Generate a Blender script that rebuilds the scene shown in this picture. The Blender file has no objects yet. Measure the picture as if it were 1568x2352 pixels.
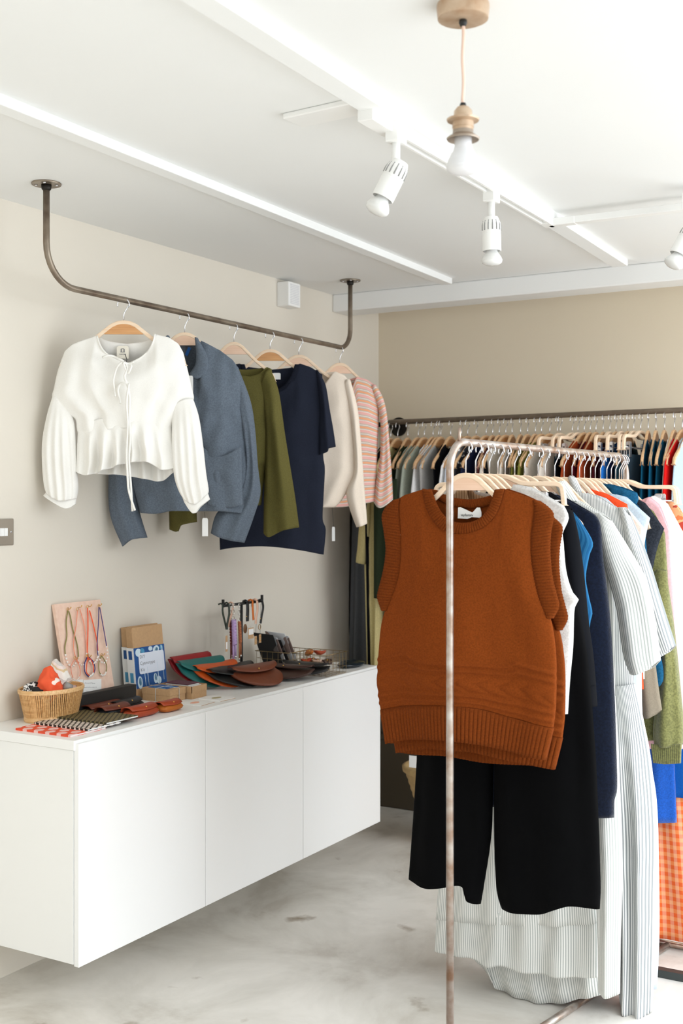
import bpy, bmesh, math, random
from math import sin, cos, pi, radians, sqrt
from mathutils import Vector, Matrix, noise

# ------------------------------------------------------------------ camera
CAMZ = 1.485                     # eye height above the floor
FPX, HOR, CXP = 2740.0, 1150.0, 784.0
TH = radians(30.38)
SN, CS = sin(TH), cos(TH)
scene = bpy.context.scene
cd = bpy.data.cameras.new('camera')
cam = bpy.data.objects.new('camera', cd)
scene.collection.objects.link(cam)
cam.location = (0, 0, CAMZ)
cam.rotation_euler = (pi/2, 0, TH)
cd.sensor_fit = 'VERTICAL'; cd.sensor_height = 36.0; cd.sensor_width = 24.0
cd.lens = FPX/2352*36
cd.shift_y = -(1176-HOR)/2352
cd.clip_start = .05
cd.dof.use_dof = True; cd.dof.focus_distance = 3.55; cd.dof.aperture_fstop = 4.5
scene.camera = cam

# ------------------------------------------------------------------ light
SNEAR, SFAR, FRONT, ROOF_FILL, BACK_FILL, WORLD = 4, 136, 74, 156, 56, .06
W = bpy.data.worlds.new('world'); scene.world = W; W.use_nodes = True
bg = W.node_tree.nodes['Background']
bg.inputs[0].default_value = (.88, .94, 1, 1); bg.inputs[1].default_value = WORLD

def area(name, loc, rot, sx, sy, power, col=(1, 1, 1)):
    l = bpy.data.lights.new(name, 'AREA'); l.shape = 'RECTANGLE'
    l.size = sx; l.size_y = sy; l.energy = power; l.color = col
    o = bpy.data.objects.new(name, l); scene.collection.objects.link(o)
    o.location = loc; o.rotation_euler = rot
    return o
# daylight just outside the side windows and the shop front behind the camera
area('daylight_side_window_near', (2.52, -.8, 1.35), (0, radians(72), 0), 2.1, 3.4, SNEAR, (.905, .955, 1))
area('daylight_side_window_far', (2.52, 3.0, 1.35), (0, radians(72), 0), 2.1, 4.0, SFAR, (.905, .955, 1))
area('daylight_shop_front', (-.2, -4.68, 1.35), (radians(78), 0, 0), 4.6, 2.1, FRONT, (.915, .96, 1))
area('fill_roof_light', (1.1, 2.4, 2.62), (0, 0, 0), 2.1, 4.5, ROOF_FILL, (.905, .955, 1))  # unseen roof light, added as fill for the floor and left wall
area('fill_back_window', (1.1, 5.24, 1.35), (radians(-84), 0, 0), 2.1, 2.0, BACK_FILL, (.905, .955, 1))  # unseen back window light, added to brighten the wall behind the rack
vs = scene.view_settings
vs.view_transform = 'Standard'; vs.look = 'None'; vs.gamma = 1.0
vs.exposure = 0.06; vs.use_curve_mapping = False
scene.cycles.max_bounces = 8; scene.cycles.diffuse_bounces = 6

# ------------------------------------------------------------------ projection helpers: a pixel of the photo as a point on a real surface
def ray(px, py):
    u = (px-CXP)/FPX
    return Vector((-SN+u*CS, CS+u*SN, (HOR-py)/FPX))
O = Vector((0, 0, CAMZ))
def on_z(px, py, z): r = ray(px, py); return O + r*((z-CAMZ)/r.z)
def on_x(px, py, x): r = ray(px, py); return O + r*(x/r.x)
def on_y(px, py, y): r = ray(px, py); return O + r*(y/r.y)

class Plane:
    """vertical plane through (x, y); d is its horizontal direction, n faces the viewer's side"""
    def __init__(s, x, y, a):
        s.o = Vector((x, y, 0)); a = radians(a)
        s.d = Vector((cos(a), sin(a), 0)); s.n = Vector((sin(a), -cos(a), 0)); s.a = a
    def at(s, px, py):
        r = ray(px, py); t = (s.o-Vector((0, 0, 0))).dot(s.n)/r.dot(s.n)
        p = O + r*t
        return ((p-s.o).dot(s.d), p.z)
    def P(s, pts): return [s.at(*p) for p in pts]
    def w(s, q, off=0): return s.o + s.d*q[0] + s.n*off + Vector((0, 0, q[1]))

# ------------------------------------------------------------------ materials
MATS = {}
def lin(c):
    return tuple(((v/255)/12.92 if v <= 10 else (((v/255)+.055)/1.055)**2.4) for v in c)+(1,)
def newmat(name):
    m = bpy.data.materials.new(name); m.use_nodes = True
    return m, m.node_tree.nodes, m.node_tree.links, m.node_tree.nodes['Principled BSDF']
def bump(N, L, b, h, strength, dist=.002):
    bp = N.new('ShaderNodeBump'); bp.inputs['Strength'].default_value = strength
    bp.inputs['Distance'].default_value = dist
    L.new(h, bp.inputs['Height']); L.new(bp.outputs[0], b.inputs['Normal'])
def coord(N, L, kind='Object', scale=(1, 1, 1), rot=(0, 0, 0)):
    tc = N.new('ShaderNodeTexCoord'); mp = N.new('ShaderNodeMapping')
    mp.inputs['Scale'].default_value = scale; mp.inputs['Rotation'].default_value = rot
    L.new(tc.outputs[kind], mp.inputs[0]); return mp.outputs[0]
def plain(name, c, rough=.6, metal=0, nz=0, nscale=8, bmp=0, bscale=200, spec=.5, var=None, ior=None):
    if name in MATS: return MATS[name]
    m, N, L, b = newmat(name)
    b.inputs['Base Color'].default_value = lin(c)
    b.inputs['Roughness'].default_value = rough; b.inputs['Metallic'].default_value = metal
    b.inputs['Specular IOR Level'].default_value = spec
    if nz:
        t = N.new('ShaderNodeTexNoise'); t.inputs['Scale'].default_value = nscale; t.inputs['Detail'].default_value = 6
        L.new(coord(N, L), t.inputs[0])
        r = N.new('ShaderNodeValToRGB'); r.color_ramp.elements[0].position = .3; r.color_ramp.elements[1].position = .7
        a = lin(c); v = lin(var) if var else tuple(x*(1-nz) for x in a[:3])+(1,)
        r.color_ramp.elements[0].color = v; r.color_ramp.elements[1].color = a
        L.new(t.outputs[0], r.inputs[0]); L.new(r.outputs[0], b.inputs['Base Color'])
    if bmp:
        t2 = N.new('ShaderNodeTexNoise'); t2.inputs['Scale'].default_value = bscale; t2.inputs['Detail'].default_value = 4
        L.new(coord(N, L), t2.inputs[0]); bump(N, L, b, t2.outputs[0], bmp)
    MATS[name] = m; return m
def fabric(name, c, rough=.85, weave=1100, wb=.35, fuzz=.0, mottle=.08, c2=None):
    """woven or knitted cloth: small mottling of the yarn and a fine weave relief"""
    if name in MATS: return MATS[name]
    m, N, L, b = newmat(name)
    b.inputs['Roughness'].default_value = rough; b.inputs['Specular IOR Level'].default_value = .07
    if fuzz:
        b.inputs['Sheen Weight'].default_value = fuzz; b.inputs['Sheen Roughness'].default_value = .5
    t = N.new('ShaderNodeTexNoise'); t.inputs['Scale'].default_value = weave*.35; t.inputs['Detail'].default_value = 3
    L.new(coord(N, L), t.inputs[0])
    r = N.new('ShaderNodeValToRGB'); r.color_ramp.elements[0].position = .35; r.color_ramp.elements[1].position = .65
    a = lin(c); v = lin(c2) if c2 else tuple(x*(1-mottle*1.6) for x in a[:3])+(1,)
    r.color_ramp.elements[0].color = v; r.color_ramp.elements[1].color = a
    L.new(t.outputs[0], r.inputs[0]); L.new(r.outputs[0], b.inputs['Base Color'])
    t2 = N.new('ShaderNodeTexNoise'); t2.inputs['Scale'].default_value = weave; t2.inputs['Detail'].default_value = 2
    L.new(coord(N, L), t2.inputs[0])
    bump(N, L, b, t2.outputs[0], wb, .0012)
    MATS[name] = m; return m
def bands(name, cols, period, axis=1, rough=.85, cols2=None, period2=None, tilt=0):
    """woven stripes along the cloth's own UV (metres); cols = [(start, colour)...]; cols2 makes a check"""
    if name in MATS: return MATS[name]
    m, N, L, b = newmat(name)
    b.inputs['Roughness'].default_value = rough; b.inputs['Specular IOR Level'].default_value = .15
    def ramp(ax, per, cc):
        sep = N.new('ShaderNodeSeparateXYZ'); L.new(coord(N, L, 'UV', rot=(0, 0, radians(tilt))), sep.inputs[0])
        d = N.new('ShaderNodeMath'); d.operation = 'DIVIDE'; d.inputs[1].default_value = per
        L.new(sep.outputs[ax], d.inputs[0])
        fr = N.new('ShaderNodeMath'); fr.operation = 'FRACT'; L.new(d.outputs[0], fr.inputs[0])
        r = N.new('ShaderNodeValToRGB'); r.color_ramp.interpolation = 'CONSTANT'
        e = r.color_ramp.elements
        while len(e) > 1: e.remove(e[-1])
        e[0].position = 0; e[0].color = lin(cc[0][1])
        for p, c in cc[1:]: q = e.new(p); q.color = lin(c)
        L.new(fr.outputs[0], r.inputs[0]); return r.outputs[0]
    o = ramp(axis, period, cols)
    if cols2:
        o2 = ramp(1-axis, period2 or period, cols2)
        mx = N.new('ShaderNodeMix'); mx.data_type = 'RGBA'; mx.inputs[0].default_value = .5
        L.new(o, mx.inputs[6]); L.new(o2, mx.inputs[7]); o = mx.outputs[2]
    L.new(o, b.inputs['Base Color'])
    t2 = N.new('ShaderNodeTexNoise'); t2.inputs['Scale'].default_value = 900
    L.new(coord(N, L), t2.inputs[0]); bump(N, L, b, t2.outputs[0], .25, .001)
    MATS[name] = m; return m
def blotch(name, cols, scale=30, rough=.8, metal=0, vor=False):
    """printed pattern out of soft-edged patches"""
    if name in MATS: return MATS[name]
    m, N, L, b = newmat(name)
    b.inputs['Roughness'].default_value = rough; b.inputs['Metallic'].default_value = metal
    t = N.new('ShaderNodeTexVoronoi' if vor else 'ShaderNodeTexNoise'); t.inputs['Scale'].default_value = scale
    L.new(coord(N, L), t.inputs['Vector'])
    r = N.new('ShaderNodeValToRGB'); r.color_ramp.interpolation = 'CONSTANT'
    e = r.color_ramp.elements; e[0].position = 0; e[0].color = lin(cols[0][1])
    e.remove(e[1])
    for p, c in cols[1:]: q = e.new(p); q.color = lin(c)
    L.new(t.outputs[0], r.inputs[0]); L.new(r.outputs[0], b.inputs['Base Color'])
    MATS[name] = m; return m

# ------------------------------------------------------------------ mesh helpers
COL = scene.collection
def link(name, me, mat=None, parent=None, smooth=True):
    o = bpy.data.objects.new(name, me); COL.objects.link(o)
    if mat: me.materials.append(mat)
    if smooth:
        for p in me.polygons: p.use_smooth = True
    if parent is not None: o.parent = parent; o.matrix_parent_inverse = parent.matrix_basis.inverted()
    return o
def mesh(name, V, F, mat=None, parent=None, smooth=True, uv=None, solid=0, bev=0, auto=None, sub=0):
    me = bpy.data.meshes.new(name); me.from_pydata([tuple(v) for v in V], [], F); me.update()
    if uv is not None:
        l = me.uv_layers.new(name='UVMap')
        for p in me.polygons:
            for li in p.loop_indices: l.data[li].uv = uv[me.loops[li].vertex_index]
    o = link(name, me, mat, parent, smooth)
    if solid:
        s = o.modifiers.new('t', 'SOLIDIFY'); s.thickness = solid; s.offset = 0
    if bev:
        s = o.modifiers.new('b', 'BEVEL'); s.width = bev; s.segments = 3; s.limit_method = 'ANGLE'; s.angle_limit = radians(40)
    if sub:
        s = o.modifiers.new('s', 'SUBSURF'); s.levels = sub; s.render_levels = sub
    if auto: 
        try: me.set_sharp_from_angle(angle=radians(auto))
        except Exception: pass
    return o
class MB:
    """gathers shapes of ONE part"""
    def __init__(s): s.V = []; s.F = []
    def add(s, V, F):
        n = len(s.V); s.V += [Vector(v) for v in V]; s.F += [tuple(i+n for i in f) for f in F]; return s
    def box(s, a, b, M=None):
        x0, y0, z0 = a; x1, y1, z1 = b
        V = [Vector(p) for p in ((x0, y0, z0), (x1, y0, z0), (x1, y1, z0), (x0, y1, z0), (x0, y0, z1), (x1, y0, z1), (x1, y1, z1), (x0, y1, z1))]
        if M: V = [M@v for v in V]
        return s.add(V, [(0, 3, 2, 1), (4, 5, 6, 7), (0, 1, 5, 4), (1, 2, 6, 5), (2, 3, 7, 6), (3, 0, 4, 7)])
    def tube(s, pts, r, n=10, caps=True):
        pts = [Vector(p) for p in pts]; m = len(pts); V = []; F = []
        rr = r if isinstance(r, (list, tuple)) else [r]*m
        up = None
        for i, p in enumerate(pts):
            d = (pts[min(i+1, m-1)]-pts[max(i-1, 0)]).normalized()
            if up is None:
                up = Vector((0, 0, 1)) if abs(d.z) < .9 else Vector((1, 0, 0))
            x = d.cross(up)
            if x.length < 1e-5: x = d.cross(Vector((0, 1, 0)))
            x.normalize(); y = x.cross(d).normalized(); up = y
            for k in range(n):
                a = 2*pi*k/n; V.append(p+(x*cos(a)+y*sin(a))*rr[i])
        for i in range(m-1):
            for k in range(n):
                F.append((i*n+k, i*n+(k+1) % n, (i+1)*n+(k+1) % n, (i+1)*n+k))
        if caps: F.append(tuple(range(n))[::-1]); F.append(tuple((m-1)*n+k for k in range(n)))
        return s.add(V, F)
    def lathe(s, prof, c=(0, 0, 0), n=28, M=None, sx=1, sy=1):
        V = []; F = []; m = len(prof); c = Vector(c)
        for r, z in prof:
            for k in range(n):
                a = 2*pi*k/n; v = Vector((r*cos(a)*sx, r*sin(a)*sy, z))
                V.append((M@v if M else v)+c)
        for i in range(m-1):
            for k in range(n):
                F.append((i*n+k, i*n+(k+1) % n, (i+1)*n+(k+1) % n, (i+1)*n+k))
        F.append(tuple(range(n))[::-1]); F.append(tuple((m-1)*n+k for k in range(n)))
        return s.add(V, F)
    def prism(s, poly, ax, ay, az, depth, c=(0, 0, 0)):
        """poly in (ax, ay) extruded by depth along az (centred)"""
        c = Vector(c); n = len(poly)
        V = [c+ax*p[0]+ay*p[1]-az*depth/2 for p in poly]+[c+ax*p[0]+ay*p[1]+az*depth/2 for p in poly]
        F = [tuple(range(n))[::-1], tuple(range(n, 2*n))]+[(i, (i+1) % n, n+(i+1) % n, n+i) for i in range(n)]
        return s.add(V, F)
    def sheet(s, P, th=0):
        """grid of points P[i][j]"""
        m = len(P); n = len(P[0]); V = [p for r in P for p in r]
        return s.add(V, [(i*n+j, i*n+j+1, (i+1)*n+j+1, (i+1)*n+j) for i in range(m-1) for j in range(n-1)])
    def build(s, name, mat, parent=None, **k): return mesh(name, s.V, s.F, mat, parent, **k)
def ball(c, r, sx=1, sy=1, sz=1, n=12):
    V = []; F = []; c = Vector(c)
    for i in range(n//2+1):
        t = pi*i/(n//2)
        for k in range(n): V.append(c+Vector((r*sx*sin(t)*cos(2*pi*k/n), r*sy*sin(t)*sin(2*pi*k/n), r*sz*cos(t))))
    for i in range(n//2):
        for k in range(n): F.append((i*n+k, i*n+(k+1) % n, (i+1)*n+(k+1) % n, (i+1)*n+k))
    return V, F
def fix(o):
    bm = bmesh.new(); bm.from_mesh(o.data); bmesh.ops.remove_doubles(bm, verts=bm.verts, dist=1e-5)
    bmesh.ops.recalc_face_normals(bm, faces=bm.faces); bm.to_mesh(o.data); bm.free(); return o
def thing(name, label, cat, loc=(0, 0, 0), rz=0, group=None):
    o = bpy.data.objects.new(name, None); COL.objects.link(o); o.location = loc; o.rotation_euler = (0, 0, rz)
    o.empty_display_size = .05
    o['label'] = label; o['category'] = cat
    if group: o['group'] = group
    return o
def tag(o, label, cat, group=None):
    o['label'] = label; o['category'] = cat
    if group: o['group'] = group
    return o
def struct(o): o['kind'] = 'structure'; return o
def at0(o, loc, rz=0):
    """give a part built around the origin its parent's frame"""
    o.matrix_parent_inverse = Matrix(); return o
def child(o, parent): o.parent = parent; o.matrix_parent_inverse = Matrix(); return o
def dup(root, loc, rz, label, group=None, cat=None):
    r = root.copy(); COL.objects.link(r); r.location = loc; r.rotation_euler = (0, 0, rz); r['label'] = label
    if group: r['group'] = group
    if cat: r['category'] = cat
    for ch in list(root.children):
        c = ch.copy(); COL.objects.link(c); c.parent = r
        for g in list(ch.children):
            q = g.copy(); COL.objects.link(q); q.parent = c
    return r
def smooth(x): x = max(0, min(1, x)); return x*x*(3-2*x)
def lerp(a, b, t): return a+(b-a)*t
def crv(pts, n, mode='arc', sm=True):
    """resample a polyline (Catmull-Rom smoothed) to n points"""
    if sm and len(pts) > 2:
        q = []; P = [pts[0]]+list(pts)+[pts[-1]]
        for i in range(1, len(P)-2):
            for k in range(8):
                t = k/8; a, b, c, d = P[i-1], P[i], P[i+1], P[i+2]
                q.append(tuple(.5*((2*b[j])+(-a[j]+c[j])*t+(2*a[j]-5*b[j]+4*c[j]-d[j])*t*t+(-a[j]+3*b[j]-3*c[j]+d[j])*t**3) for j in range(len(a))))
        q.append(pts[-1]); pts = q
    acc = [0]
    for i in range(1, len(pts)):
        if mode == 'x': l = abs(pts[i][0]-pts[i-1][0])+1e-6
        else: l = sqrt(sum((pts[i][j]-pts[i-1][j])**2 for j in range(len(pts[0]))))+1e-9
        acc.append(acc[-1]+l)
    out = []; k = 0
    for i in range(n):
        d = acc[-1]*i/(n-1)
        while k < len(pts)-2 and acc[k+1] < d: k += 1
        t = (d-acc[k])/(acc[k+1]-acc[k])
        out.append(tuple(lerp(pts[k][j], pts[k+1][j], max(0, min(1, t))) for j in range(len(pts[0]))))
    return out
def coons(L, R, T, B, nu, nv, tm='x', bmode='x', smT=False):
    L = crv(L, nv+1); R = crv(R, nv+1); T = crv(T, nu+1, tm, smT); B = crv(B, nu+1, bmode)
    g = []
    for j in range(nv+1):
        v = j/nv; row = []
        for i in range(nu+1):
            u = i/nu
            row.append(tuple((1-v)*T[i][k]+v*B[i][k]+(1-u)*L[j][k]+u*R[j][k]
                       -((1-u)*(1-v)*T[0][k]+u*(1-v)*T[-1][k]+(1-u)*v*B[0][k]+u*v*B[-1][k]) for k in (0, 1)))
        g.append(row)
    return g
def cloth(name, mat, pl, L, R, T, B, th=.03, nu=48, nv=56, fold=.006, k=4, top=.5, Tb=None, Bb=None, off=0,
          seed=0, parent=None, solid=.0016, disp=None, bth=None, skew=.3, wr=.0015, back=True, edge=.5, tilt=None, smT=False, fp=1.4):
    """a hanging tube of cloth in plane pl: front and back panels share their side edges.
    L, R, T, B: (s, z) outlines; Tb, Bb: the back panel's own top and bottom; th half-depth; fold depth of the drape"""
    V = []; F = []; UV = []
    width = abs(B[-1][0]-B[0][0]) or .3; hgt = abs(L[0][1]-L[-1][1]) or .5
    width = max(width, abs(T[-1][0]-T[0][0]))
    for side in ((1, -1) if back else (1,)):
        t = T if side == 1 or Tb is None else Tb; b = B if side == 1 or Bb is None else Bb
        g = coons(L, R, t, b, nu, nv, smT=smT); n0 = len(V)
        for j in range(nv+1):
            v = j/nv
            for i in range(nu+1):
                u = i/nu
                e = max(0, sin(pi*u)); prof = e**edge
                ramp = top+(1-top)*smooth(v/.3)
                hh = (th if side == 1 else (bth or th))
                w = side*hh*prof*ramp
                fd = smooth(v*fp)*min(1, e*2.2)
                ph = seed*1.7+(2.1 if side < 0 else 0)
                w += fold*fd*(.62*sin(2*pi*(k*(u+skew*.12*sin(2.2*v+ph))+ph))+1.1*noise.noise(Vector((u*k*1.3+ph, v*1.1, seed*3.1))))
                w += wr*noise.noise(Vector((g[j][i][0]*22, g[j][i][1]*16, seed+side)))*2*min(1, e*3)
                if disp and side == 1: w += disp(u, v)
                if tilt: w += tilt(u, v)
                V.append(pl.w(g[j][i], off+w)); UV.append((u*width, v*hgt))
        for j in range(nv):
            for i in range(nu):
                q = (n0+j*(nu+1)+i, n0+j*(nu+1)+i+1, n0+(j+1)*(nu+1)+i+1, n0+(j+1)*(nu+1)+i)
                F.append(q[::-1] if side == 1 else q)
    o = mesh(name, V, F, mat, parent, uv=UV)
    if back:
        bm = bmesh.new(); bm.from_mesh(o.data); bmesh.ops.remove_doubles(bm, verts=bm.verts, dist=2e-5); bm.to_mesh(o.data); bm.free()
    if solid:
        s = o.modifiers.new('t', 'SOLIDIFY'); s.thickness = solid; s.offset = -1
    return o
def band(name, mat, pl, A, Bc, ribs, amp=.0022, off=0, nv=5, per=8, parent=None, bulge=.003, thick=.004, offs=None):
    """ribbed knit band between curves A and Bc (s, z); ribs run across it"""
    n = ribs*per; a = crv(A, n+1); b = crv(Bc, n+1); V = []; F = []
    for i in range(n+1):
        u = i/n; r = amp*(abs(sin(pi*ribs*u))**.6)
        for j in range(nv+1):
            v = j/nv; q = (lerp(a[i][0], b[i][0], v), lerp(a[i][1], b[i][1], v))
            V.append(pl.w(q, off+(offs(u, v) if offs else 0)+r+bulge*sin(pi*v)))
    for i in range(n):
        for j in range(nv): F.append((i*(nv+1)+j, (i+1)*(nv+1)+j, (i+1)*(nv+1)+j+1, i*(nv+1)+j+1))
    return mesh(name, V, F, mat, parent, solid=thick)
def text(name, s, size, mat, M, parent=None, ext=.0002, space=1.0):
    c = bpy.data.curves.new(name, 'FONT'); c.body = s; c.size = size; c.extrude = ext; c.space_character = space
    o = bpy.data.objects.new(name+'_curve', c); COL.objects.link(o)
    bpy.context.view_layer.update()
    me = bpy.data.meshes.new_from_object(o.evaluated_get(bpy.context.evaluated_depsgraph_get()))
    bpy.data.objects.remove(o); me.transform(M); me.materials.clear()
    return link(name, me, mat, parent, smooth=False)
def frame(o, x, y, z=None):
    """matrix with columns x, y, normal at origin o"""
    x = Vector(x).normalized(); y = Vector(y); zz = x.cross(y).normalized(); y = zz.cross(x)
    M = Matrix.Identity(4)
    for i in range(3): M[i][0] = x[i]; M[i][1] = y[i]; M[i][2] = zz[i]; M[i][3] = o[i]
    return M
# ================================================================== the room
XL, YB, ZC = -2.79, 5.118, CAMZ+.94          # left wall, back wall, ceiling
X1, Y0 = 2.4, -4.5
def wallmat():
    m, N, L, b = newmat('wall_paint')
    t = N.new('ShaderNodeTexNoise'); t.inputs['Scale'].default_value = 1.3; t.inputs['Detail'].default_value = 5
    L.new(coord(N, L), t.inputs[0])
    r = N.new('ShaderNodeValToRGB'); r.color_ramp.elements[0].color = lin((217, 210, 197)); r.color_ramp.elements[1].color = lin((222, 215, 203))
    L.new(t.outputs[0], r.inputs[0]); L.new(r.outputs[0], b.inputs['Base Color']); b.inputs['Roughness'].default_value = .75
    b.inputs['Specular IOR Level'].default_value = .3
    t2 = N.new('ShaderNodeTexNoise'); t2.inputs['Scale'].default_value = 60; t2.inputs['Detail'].default_value = 5
    L.new(coord(N, L), t2.inputs[0]); bump(N, L, b, t2.outputs[0], .12, .003)
    return m
WALL = wallmat()
WHITE = plain('white_paint', (235, 236, 235), .55, nz=.015, nscale=2)
SATIN = plain('white_satin', (238, 238, 236), .35)
def floormat():
    m, N, L, b = newmat('polished_concrete')
    b.inputs['Roughness'].default_value = .42
    c = coord(N, L)
    t = N.new('ShaderNodeTexNoise'); t.inputs['Scale'].default_value = 2.2; t.inputs['Detail'].default_value = 9; t.inputs['Roughness'].default_value = .62
    t.inputs['Distortion'].default_value = .6; L.new(c, t.inputs[0])
    r = N.new('ShaderNodeValToRGB'); e = r.color_ramp.elements
    e[0].position = .36; e[0].color = lin((200, 194, 184)); e[1].position = .62; e[1].color = lin((236, 232, 225))
    q = e.new(.47); q.color = lin((221, 217, 209))
    L.new(t.outputs[0], r.inputs[0])
    s = N.new('ShaderNodeTexNoise'); s.inputs['Scale'].default_value = 5.5; s.inputs['Detail'].default_value = 7; L.new(c, s.inputs[0])
    rs = N.new('ShaderNodeValToRGB'); rs.color_ramp.elements[0].position = .66; rs.color_ramp.elements[0].color = (0, 0, 0, 1)
    rs.color_ramp.elements[1].position = .78; rs.color_ramp.elements[1].color = (1, 1, 1, 1); L.new(s.outputs[0], rs.inputs[0])
    mx = N.new('ShaderNodeMix'); mx.data_type = 'RGBA'; mx.inputs[7].default_value = lin((138, 122, 100))
    L.new(rs.outputs[0], mx.inputs[0]); L.new(r.outputs[0], mx.inputs[6]); L.new(mx.outputs[2], b.inputs['Base Color'])
    t3 = N.new('ShaderNodeTexNoise'); t3.inputs['Scale'].default_value = 90; L.new(c, t3.inputs[0]); bump(N, L, b, t3.outputs[0], .08, .002)
    return m
def slab(name, a, b, mat, bev=0): return struct(MB().box(a, b).build(name, mat, smooth=False, bev=bev))
slab('floor', (XL-.1, Y0-.1, -.1), (X1+.1, YB+.1, 0), floormat())
w = MB(); w.box((XL-.1, Y0-.1, ZC), (0, YB+.1, ZC+.1)); w.box((0, 4.7, ZC), (X1+.1, YB+.1, ZC+.1)); w.box((0, Y0-.1, ZC), (X1+.1, .1, ZC+.1)); w.box((2.2, .1, ZC), (X1+.1, 4.7, ZC+.1))  # roof opening at the right is added for the fill light
struct(w.build('ceiling', WHITE, smooth=False))
w = MB()
for y in (.1, 1.62, 3.14, 4.66): w.box((0, y, ZC+.06), (2.2, y+.04, ZC+.1))
struct(w.build('added_window_3', WHITE, smooth=False))  # bars of the added roof opening, out of view
slab('wall_left', (XL-.1, Y0, 0), (XL, YB+.1, ZC), WALL)
_wb = MB().box((XL, YB, 0), (0, YB+.1, ZC)).box((0, YB, 0), (X1+.1, YB+.1, .25)).box((0, YB, 2.3), (X1+.1, YB+.1, ZC)).box((2.25, YB, .25), (X1+.1, YB+.1, 2.3))  # opening at the right is added to let fill light in
struct(_wb.build('wall_back', plain('back_wall_paint', (222, 210, 188), .75, nz=.03, nscale=1.2, bmp=.1, bscale=60), smooth=False))
w = MB()
for x in (0, 1.1, 2.21): w.box((x, YB+.03, .25), (x+.04, YB+.07, 2.3))
w.box((0, YB+.03, .25), (2.25, YB+.07, .29)); w.box((0, YB+.03, 2.26), (2.25, YB+.07, 2.3))
struct(w.build('added_window_4', WHITE, smooth=False))  # frame of the added back window, out of view
# right wall with the big side window, front wall with the shop window (both behind / beside the viewer)
w = MB(); w.box((X1, Y0, 0), (X1+.1, YB, .25)); w.box((X1, Y0, 2.3), (X1+.1, YB, ZC)); w.box((X1, 5.0, .25), (X1+.1, YB, 2.3)); w.box((X1, Y0, .25), (X1+.1, -2.6, 2.3))
struct(w.build('wall_right', WHITE, smooth=False))
w = MB(); w.box((XL, Y0-.1, 0), (X1, Y0, .25)); w.box((XL, Y0-.1, 2.3), (X1, Y0, ZC)); w.box((XL, Y0-.1, .25), (-2.5, Y0, 2.3)); w.box((2.1, Y0-.1, .25), (X1, Y0, 2.3))
struct(w.build('wall_front', WHITE, smooth=False))
w = MB()
for y in (-2.6, .98, 4.96): w.box((X1+.03, y, .25), (X1+.07, y+.04, 2.3))
w.box((X1+.03, -2.6, .25), (X1+.07, 5.0, .29)); w.box((X1+.03, -2.6, 2.26), (X1+.07, 5.0, 2.3))
struct(w.build('window_1', SATIN, smooth=False))
w = MB()
for x in (-2.5, -.22, 2.06): w.box((x, Y0-.07, .25), (x+.04, Y0-.03, 2.3))
w.box((-2.5, Y0-.07, .25), (2.1, Y0-.03, .29)); w.box((-2.5, Y0-.07, 2.26), (2.1, Y0-.03, 2.3))
struct(w.build('window_2', SATIN, smooth=False))
# beam in front of the back wall and the two battens under the ceiling
slab('trim_1', (XL, 4.677, CAMZ+.861), (X1, 4.82, ZC), WHITE, .006)
def batten(name, p0, p1, wd, zb):
    d = (p1-p0).normalized(); s = Vector((d.y, -d.x, 0)); p0 = p0-d*5.6
    V = [p0-s*wd/2, p0+s*wd/2, p1+s*wd/2, p1-s*wd/2]
    B = MB(); B.add([Vector((v.x, v.y, zb)) for v in V]+[Vector((v.x, v.y, ZC+.002)) for v in V],
                    [(0, 3, 2, 1), (4, 5, 6, 7), (0, 1, 5, 4), (1, 2, 6, 5), (2, 3, 7, 6), (3, 0, 4, 7)])
    return struct(B.build(name, WHITE, smooth=False, bev=.003))
ZB = CAMZ+.915
a0 = (on_z(412.7, 0, ZB)+on_z(493, 0, ZB))/2; a1 = (on_z(1407, 614, ZB)+on_z(1440, 611, ZB))/2
BD = (a1-a0).normalized(); BSD = Vector((BD.y, -BD.x, 0))
a1.y = min(a1.y, 4.677)
batten('trim_2', a0, a1, .062, ZB)
b0 = on_z(0, 250, ZB); b1 = on_z(1026, 654, ZB); b1.y = min(b1.y, 4.677)
batten('trim_3', b0, b1, .05, ZB)
DSK = plain('dark_brown_lower_wall', (66, 56, 40), .6)  # dark brown tone of the lower back wall
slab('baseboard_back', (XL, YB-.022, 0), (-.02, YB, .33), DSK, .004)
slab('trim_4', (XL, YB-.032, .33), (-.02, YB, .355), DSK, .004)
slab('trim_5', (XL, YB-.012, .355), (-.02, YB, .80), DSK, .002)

# ================================================================== ceiling fittings
SP = plain('spotlight_white', (240, 240, 238), .35)
RB = plain('reflector_bulb', (226, 226, 224), .18, spec=.7)
STEEL = plain('brushed_steel_pipe', (150, 138, 122), .36, metal=.55, nz=.25, nscale=14, var=(96, 80, 66))
LSTEEL = plain('worn_bright_steel', (205, 200, 195), .33, metal=.8, nz=.3, nscale=22, var=(150, 116, 92))
HOOKM = plain('hook_chrome', (226, 226, 230), .25, metal=.8)
BLACK = plain('matt_black', (28, 28, 28), .55)
DARKMET = plain('dark_metal', (38, 34, 30), .5, metal=.6)
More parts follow.
